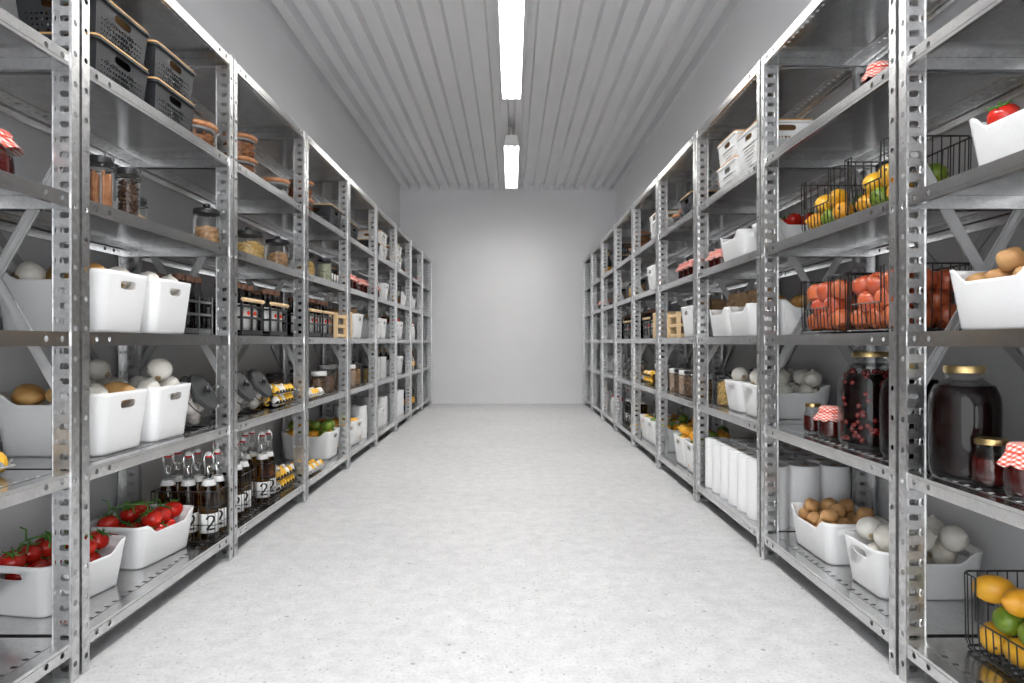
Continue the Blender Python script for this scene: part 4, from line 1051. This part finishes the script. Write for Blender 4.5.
eggs(Lf, -1.28, 3.64, z1, where(Lf, 2, 5), 'trayblack', 2, 5)
eggs(Lf, -1.25, 4.1, z1, where(Lf, 3, 5), 'tray', 1, 6)
binfill(Lf, -1.36, 4.64, z1, 'tall', 'end', 'lemon lime', 4, 'tall white bin of lemons, bottom shelf, fourth left rack', 'tall bin, bottom shelf, fourth left rack', 23)
for i, y in enumerate((5.0, 5.27)): binfill(Lf, -1.34, y, z1, 'tall', 'end', 'lemon', 3, 'tall white bin of lemons, %s, bottom shelf, fifth left rack' % ('nearer', 'farther')[i], '%s tall bin, bottom shelf, fifth left rack' % ('nearer', 'farther')[i], 24 + i)
for i in range(2): put('roll', build_roll, (-1.25 - .14 * i, 5.6, z1 + .001), '%s paper roll, bottom shelf, fifth left rack' % ('front', 'rear')[i], 'paper roll')
for i, y in enumerate((5.98, 6.25)): bin_(Lf, -1.34, y, z1, 'tall', 'end', 'tall white bin, %s, bottom shelf, sixth left rack' % ('nearer', 'farther')[i])
for i in range(2): put('roll', build_roll, (-1.25 - .14 * i, 6.52, z1 + .001), '%s paper roll, bottom shelf, sixth left rack' % ('front', 'rear')[i], 'paper roll')
for i, y in enumerate((7.0, 7.15, 7.3, 7.45)): put('roll', build_roll, (-1.24, y, z1 + .001), 'white paper roll, %s in its row, bottom shelf, seventh left rack' % ORD[i], 'paper roll', 'paper rolls on the seventh left rack')
for i in range(5): put('canblack', build_wine, (-1.22, 7.95 + .1 * i, z1 + .001), ORD[i] + ' dark bottle with yellow label, bottom shelf, eighth left rack', 'bottle', 'dark bottles on the bottom shelf, eighth left rack')

# ---------------------------------------------------------------- the right row
# fifth shelf
jar_(Rt, 1.13, 2.10, 1, .038, .1, 'cloth', 'jam', 'small gingham-topped jar', None)
put('wtray', build_white_tray, (1.20, 2.42, z5 + .001), 'low white tray beside a gingham-topped jar, fifth shelf, second right rack', 'tray')
box_(1.178, 3.065, z5, 'white', 'tall white perforated box with bamboo lid, nearest white box, fifth shelf, third right rack', rz=0)
for z, v in ((z5, 'lower'), (z5 + .122, 'upper')): box_(1.178, 3.37, z, 'slot', '%s of two stacked white boxes with bamboo lids, fifth shelf, third right rack' % v)
jar_(Rt, 1.17, 3.6, 1, .07, .1, 'wood', 'coffee', 'dark wooden-lid jar beside white boxes', None)
box_(1.17, 4.12, z5, 'grey', 'charcoal box with bamboo lid, fifth shelf, fourth right rack')
jar_(Rt, 1.15, 4.4, 1, .065, .1, 'wood', 'coffee', 'nearer wooden-lid jar past charcoal box', None); jar_(Rt, 1.15, 4.58, 1, .065, .1, 'wood', 'coffee', 'farther wooden-lid jar past charcoal box', None)
box_(1.18, 5.1, z5, 'white', 'white box with bamboo lid, fifth shelf, fifth right rack')
for z, q in ((z5, 'lower'), (z5 + .106, 'upper')):
    jar_(Rt, 1.15, 6.0, 1, .072, .104, 'wood', 'twigs', q + ' stacked wooden-lid jar, nearer pair', None, z=z)
jar_(Rt, 1.15, 6.25, 1, .072, .104, 'wood', 'coffee', 'single wooden-lid jar past stacked pair', None)
for z, q in ((z5, 'lower'), (z5 + .122, 'upper')): box_(1.18, 7.05, z, 'grey', '%s charcoal box with bamboo lid, fifth shelf, seventh right rack' % q)
for i in range(5): put('canblack', build_wine, (1.13, 7.95 + .1 * i, z5 + .001), ORD[i] + ' dark bottle with yellow label, fifth shelf, eighth right rack', 'bottle', 'dark bottles on the fifth shelf, eighth right rack')
# fourth shelf
z2 = ZC[2]
binfill(Rt, 1.225, 1.51, z2, 'low', 'side', 'tomato', 3, 'low white bin of tomatoes, fourth shelf, nearest right rack', 'low bin, fourth shelf, nearest right rack', 31)
for i, y in enumerate((2.07, 2.40)):
    q = ('nearer', 'farther')[i]
    put('wb', build_wire_basket, (1.19, y, z2 + .001), 'dark wire basket of lemons and limes, %s, fourth shelf, second right rack' % q, 'basket', rz=-pi / 2)
    pile('lemon lemon lime', 1.19, y, z2 + .012, .1, .125, 2, '%s wire basket, fourth shelf, second right rack' % q, 33 + i)
    put('wb', build_wire_basket, (1.19, y - .0, z3 + .001), 'dark wire basket of apples, %s, third shelf, second right rack' % q, 'basket', rz=-pi / 2)
    pile('apple', 1.19, y, z3 + .012, .108, .13, 3, '%s wire basket, third shelf, second right rack' % q, 35 + i)
binfill(Rt, 1.27, 3.05, z2, 'low', 'end', 'tomato', 3, 'low white bin of tomatoes, nearest on the fourth shelf, third right rack', 'nearest bin, fourth shelf, third right rack', 37)
bin_(Rt, 1.20, 3.40, z2, 'low', 'side', 'low white bin, farther one, fourth shelf, third right rack')
jam_row(Rt, [(1.12, 3.635), (1.12, 3.745), (1.22, 3.68)], 2, where(Rt, 2, 2), .042, .105)
jam_row(Rt, [(1.12, 3.89), (1.12, 4.01), (1.12, 4.16), (1.12, 4.28), (1.12, 4.40), (1.24, 4.2), (1.24, 4.32)], 2, where(Rt, 3, 2))
bin_(Rt, 1.22, 5.2, z2, 'tall', 'end', 'tall white bin, fourth shelf, fifth right rack')
for i, y in enumerate((5.95, 6.1, 6.25)): jar_(Rt, 1.12, y, 2, .05, .15, 'plain', 'pasta', ('nearest', 'middle', 'farthest')[i] + ' black-lid jar of yellow pasta', None)
for i, y in enumerate((6.95, 7.1, 7.25)): jar_(Rt, 1.12, y, 2, .045, .15, 'plain', 'grain', ('nearest', 'middle', 'farthest')[i] + ' black-lid jar of pinkish grain', None)
jam_row(Rt, [(1.12, 8.0), (1.12, 8.12), (1.12, 8.4)], 2, where(Rt, 7, 2))
# third shelf
binfill(Rt, 1.20, 1.545, z3, 'low', 'side', 'potato', 4, 'low white bin of potatoes, third shelf, nearest right rack', 'low bin, third shelf, nearest right rack', 41)
for i in range(1): binfill(Rt, 1.27, 2.965, z3, 'low', 'end', 'bread', 3, 'low white bin of bread rolls, third shelf, third right rack', 'low bin, third shelf, third right rack', 42)
for i, y in enumerate((3.27, 3.6)):
    q = ('nearer', 'farther')[i]; bin_(Rt, 1.2, y, z3, 'low', 'side', 'low white bin of paper bags, %s, third shelf, third right rack' % q)
    for j in range(3): put('bag', build_bag, (1.2, y + (j - 1) * .092, z3 + .006), '%s brown paper bag in the %s low bin, third shelf, third right rack' % (('nearest', 'middle', 'farthest')[j], q), 'paper bag', 'paper bags in the %s bin, third right rack' % q, rz=pi / 2)
bin_(Rt, 1.22, 4.13, z3, 'tall', 'end', 'tall white bin, third shelf, fourth right rack')
for i in range(2): put('bag', build_bag, (1.15 + .1 * i, 4.13, z3 + .006), 'brown paper bag in the tall white bin, third shelf, fourth right rack', 'paper bag', 'paper bags on the fourth right rack')
put('crate', build_crate, (1.18, 4.46, z3 + .001), 'pale wooden slatted crate of jars, third shelf, fourth right rack', 'crate')
for i in range(2):
    for j in range(2): jar_(Rt, 1.13 + .1 * j, 4.405 + .11 * i, 3, .045, .14, 'plain', 'brown', '%s %s black-lid jar of wooden crate' % (('nearer', 'farther')[i], ('front', 'rear')[j]), None, z=z3 + .011)
for i, y in enumerate((4.93, 5.08)): put('panelbox', build_panel_box, (1.18, y, z3 + .001), '%s pale wooden box, third shelf, fifth right rack' % ('nearer', 'farther')[i], 'wooden box')
carrier(Rt, 1.15, 5.4, 3, where(Rt, 4, 3)); carrier(Rt, 1.15, 6.02, 3, 'nearer on ' + where(Rt, 5, 3)); carrier(Rt, 1.15, 6.35, 3, 'farther on ' + where(Rt, 5, 3))
carrier(Rt, 1.15, 7.05, 3, where(Rt, 6, 3))
bin_(Rt, 1.22, 8.0, z3, 'tall', 'end', 'tall white bin, third shelf, eighth right rack')
# second shelf
def bigjar(x, y, r, h, look, liq):
    jar_(Rt, x, y, 4, r, h, 'big', liq, look, None)
bigjar(1.135, 1.712, .080, .280, 'big three-litre jar of dark preserve', 'darkliquid')
bigjar(1.165, 1.99, .083, .28, 'big preserve jar behind the double post', 'darkliquid')
bigjar(1.30, 1.43, .085, .282, 'big preserve jar at right picture edge', 'darkliquid')
def cherries(x, y, r, h):
    rnd = random.Random(4)
    b = MB()
    for (n, z0, z1_) in ((90, .66, .80), (60, .06, .24), (30, .25, .6)):
        for i in range(n):
            a = rnd.uniform(0, 6.3); q = (r * .95 - .012) * (1 if z0 < .5 else math.sqrt(rnd.uniform(.5, 1))); zc = rnd.uniform(z0, z1_); q *= 1 if zc < .68 else .88; b.ball((q * cos(a), q * sin(a), h * zc), (.009, .009, .009), 8, 6)
    o = b.build('preserved_cherries', M['cherry'], smooth=True, weld=False); o.location = (x, y, ZC[4] + .001)
    tag(o, 'red cherries floating in the biggest preserve jar, second shelf, second right rack', 'cherries', kind='stuff')
jar_(Rt, 1.175, 2.235, 4, .098, .308, 'big', None, 'biggest preserve jar, with red cherries', None)
cherries(1.175, 2.235, .098, .308)
put('syr_big', lambda: MB().lathe([(0, .01), (.078, .01), (.083, .03), (.083, .20), (.07, .235), (0, .238)], 28).build('cherry_liquor', M['darkliquid'], smooth=50), (1.175, 2.235, z4 + .001), 'dark liquor among the cherries of the biggest preserve jar', 'liquid', kind='stuff')
jar_(Rt, 1.125, 1.60, 4, .042, .115, 'gold', 'jam', 'small gold-lid jar of red jam', None)
jar_(Rt, 1.115, 1.475, 4, .043, .118, 'cloth', 'jam', 'small gingham-topped jar of jam', None)
jar_(Rt, 1.125, 2.55, 4, .034, .112, 'gold', 'jam', 'small gold-lid jar of red jam', None)
jar_(Rt, 1.125, 2.40, 4, .045, .112, 'cloth', 'jam', 'small gingham-topped jar of jam', None)
for i, y in enumerate((3.085, 3.345)): binfill(Rt, 1.235, y, z4, 'low', 'end', 'onion', 3, 'white bin of onions, %s, second shelf, third right rack' % ('nearer', 'farther')[i], '%s bin, second shelf, third right rack' % ('nearer', 'farther')[i], 51 + i)
jar_(Rt, 1.15, 3.62, 4, .06, .16, 'knob', 'pasta', 'knob-lid jar of golden pasta', None, fill=.8)
jar_(Rt, 1.29, 3.66, 4, .055, .17, 'knob', 'pasta', 'back-row knob-lid jar of pasta', None, fill=.8)
jar_(Rt, 1.13, 4.03, 4, .06, .15, 'white', 'walnut', 'white-lid jar of walnuts', None, fill=.75)
for i, y in enumerate((4.24, 4.37, 4.5, 4.63)): jar_(Rt, 1.12, y, 4, .05, .16, 'white' if i % 2 else 'plain', 'grain' if i % 2 else 'brown', ('first', 'second', 'third', 'fourth')[i] + ' tall jar past the walnuts', None, fill=.8)
for i, y in enumerate((4.97, 5.1)): jar_(Rt, 1.12, y, 4, .05, .17, 'white', 'grain', ('nearer', 'farther')[i] + ' white-lid jar of pinkish grain', None, fill=.8)
eggs(Rt, 1.15, 5.4, z4, where(Rt, 4, 4), 'trayblack', 2, 7)
tilt_jar(Rt, 1.16, 6.2, 4, where(Rt, 5, 4)); eggs(Rt, 1.15, 5.97, z4, where(Rt, 5, 4), 'tray', 1, 8)
tilt_jar(Rt, 1.16, 6.42, 4, 'farther on ' + where(Rt, 5, 4))
for i, y in enumerate((6.98, 7.2)): put('can', build_canister, (1.14, y, z4 + .001), '%s white canister, second shelf, seventh right rack' % ('nearer', 'farther')[i], 'canister')
bin_(Rt, 1.22, 8.0, z4, 'tall', 'end', 'tall white bin, second shelf, eighth right rack')
# bottom shelf
put('wb', build_wire_basket, (1.27, 1.61, z1 + .001), 'dark wire basket of lemons and limes, bottom shelf, nearest right rack', 'basket', rz=-pi / 2)
pile('lemon lime', 1.27, 1.61, z1 + .012, .108, .13, 3, 'wire basket, bottom shelf, nearest right rack', 61, r=.042)
binfill(Rt, 1.265, 2.165, z1, 'low', 'end', 'onion', 3, 'low white bin of onions, bottom shelf, second right rack', 'low bin of onions, bottom shelf, second right rack', 62)
binfill(Rt, 1.21, 2.53, z1, 'low', 'side', 'potato', 4, 'low white bin of potatoes, bottom shelf, second right rack', 'low bin of potatoes, bottom shelf, second right rack', 63)
for j in range(3):
    for i in range(7):
        put('roll', build_roll, (1.113 + .133 * j, 2.91 + .1305 * i, z1 + .001), 'white paper roll, %s in the %s row, bottom shelf, third right rack' % (ORD[i].replace('nearest', 'first') + ' from the camera', ('front', 'middle', 'back')[j]), 'paper roll', '%s row of paper rolls' % ('front', 'middle', 'back')[j])
for i, y in enumerate((4.08, 4.35)): binfill(Rt, 1.225, y, z1, 'tall', 'end', 'lemon lime', 4, 'tall white bin of lemons and limes, %s, bottom shelf, fourth right rack' % ('nearer', 'farther')[i], '%s tall bin, bottom shelf, fourth right rack' % ('nearer', 'farther')[i], 65 + i)
for i, y in enumerate((4.98, 5.25, 5.52)): binfill(Rt, 1.225, y, z1, 'tall', 'end', 'lemon lime', 3 if i else 4, 'tall white bin of lemons and limes, %s, bottom shelf, fifth right rack' % ('nearest', 'middle', 'farthest')[i], '%s tall bin, bottom shelf, fifth right rack' % ('nearest', 'middle', 'farthest')[i], 67 + i)
eggs(Rt, 1.15, 5.99, z1, where(Rt, 5, 5), 'tray', 1, 9)
bottle_set(Rt, 1.16, 6.25, 5, 2, 2, 'nearer, ' + where(Rt, 5, 5)); bottle_set(Rt, 1.16, 6.5, 5, 2, 2, 'farther, ' + where(Rt, 5, 5))
for i in range(6):
    put('swing2' if i % 2 else 'sauce', build_sauce, (1.13, 7.0 + .11 * i, z1 + .001), ORD[i] + ' white sauce bottle with red cap, bottom shelf, seventh right rack', 'bottle', 'white sauce bottles on the seventh right rack')
for i in range(4):
    (put('canblack', build_wine, (1.13, 7.95 + .12 * i, z1 + .001), ORD[i] + ' dark bottle with yellow label, bottom shelf, eighth right rack', 'bottle', 'dark bottles on the bottom shelf, eighth right rack', sc_=.9) if i % 2 else
     put('can', build_canister, (1.14, 7.95 + .12 * i, z1 + .001), 'white canister between dark bottles, bottom shelf, eighth right rack', 'canister', 'white canisters on the eighth right rack'))
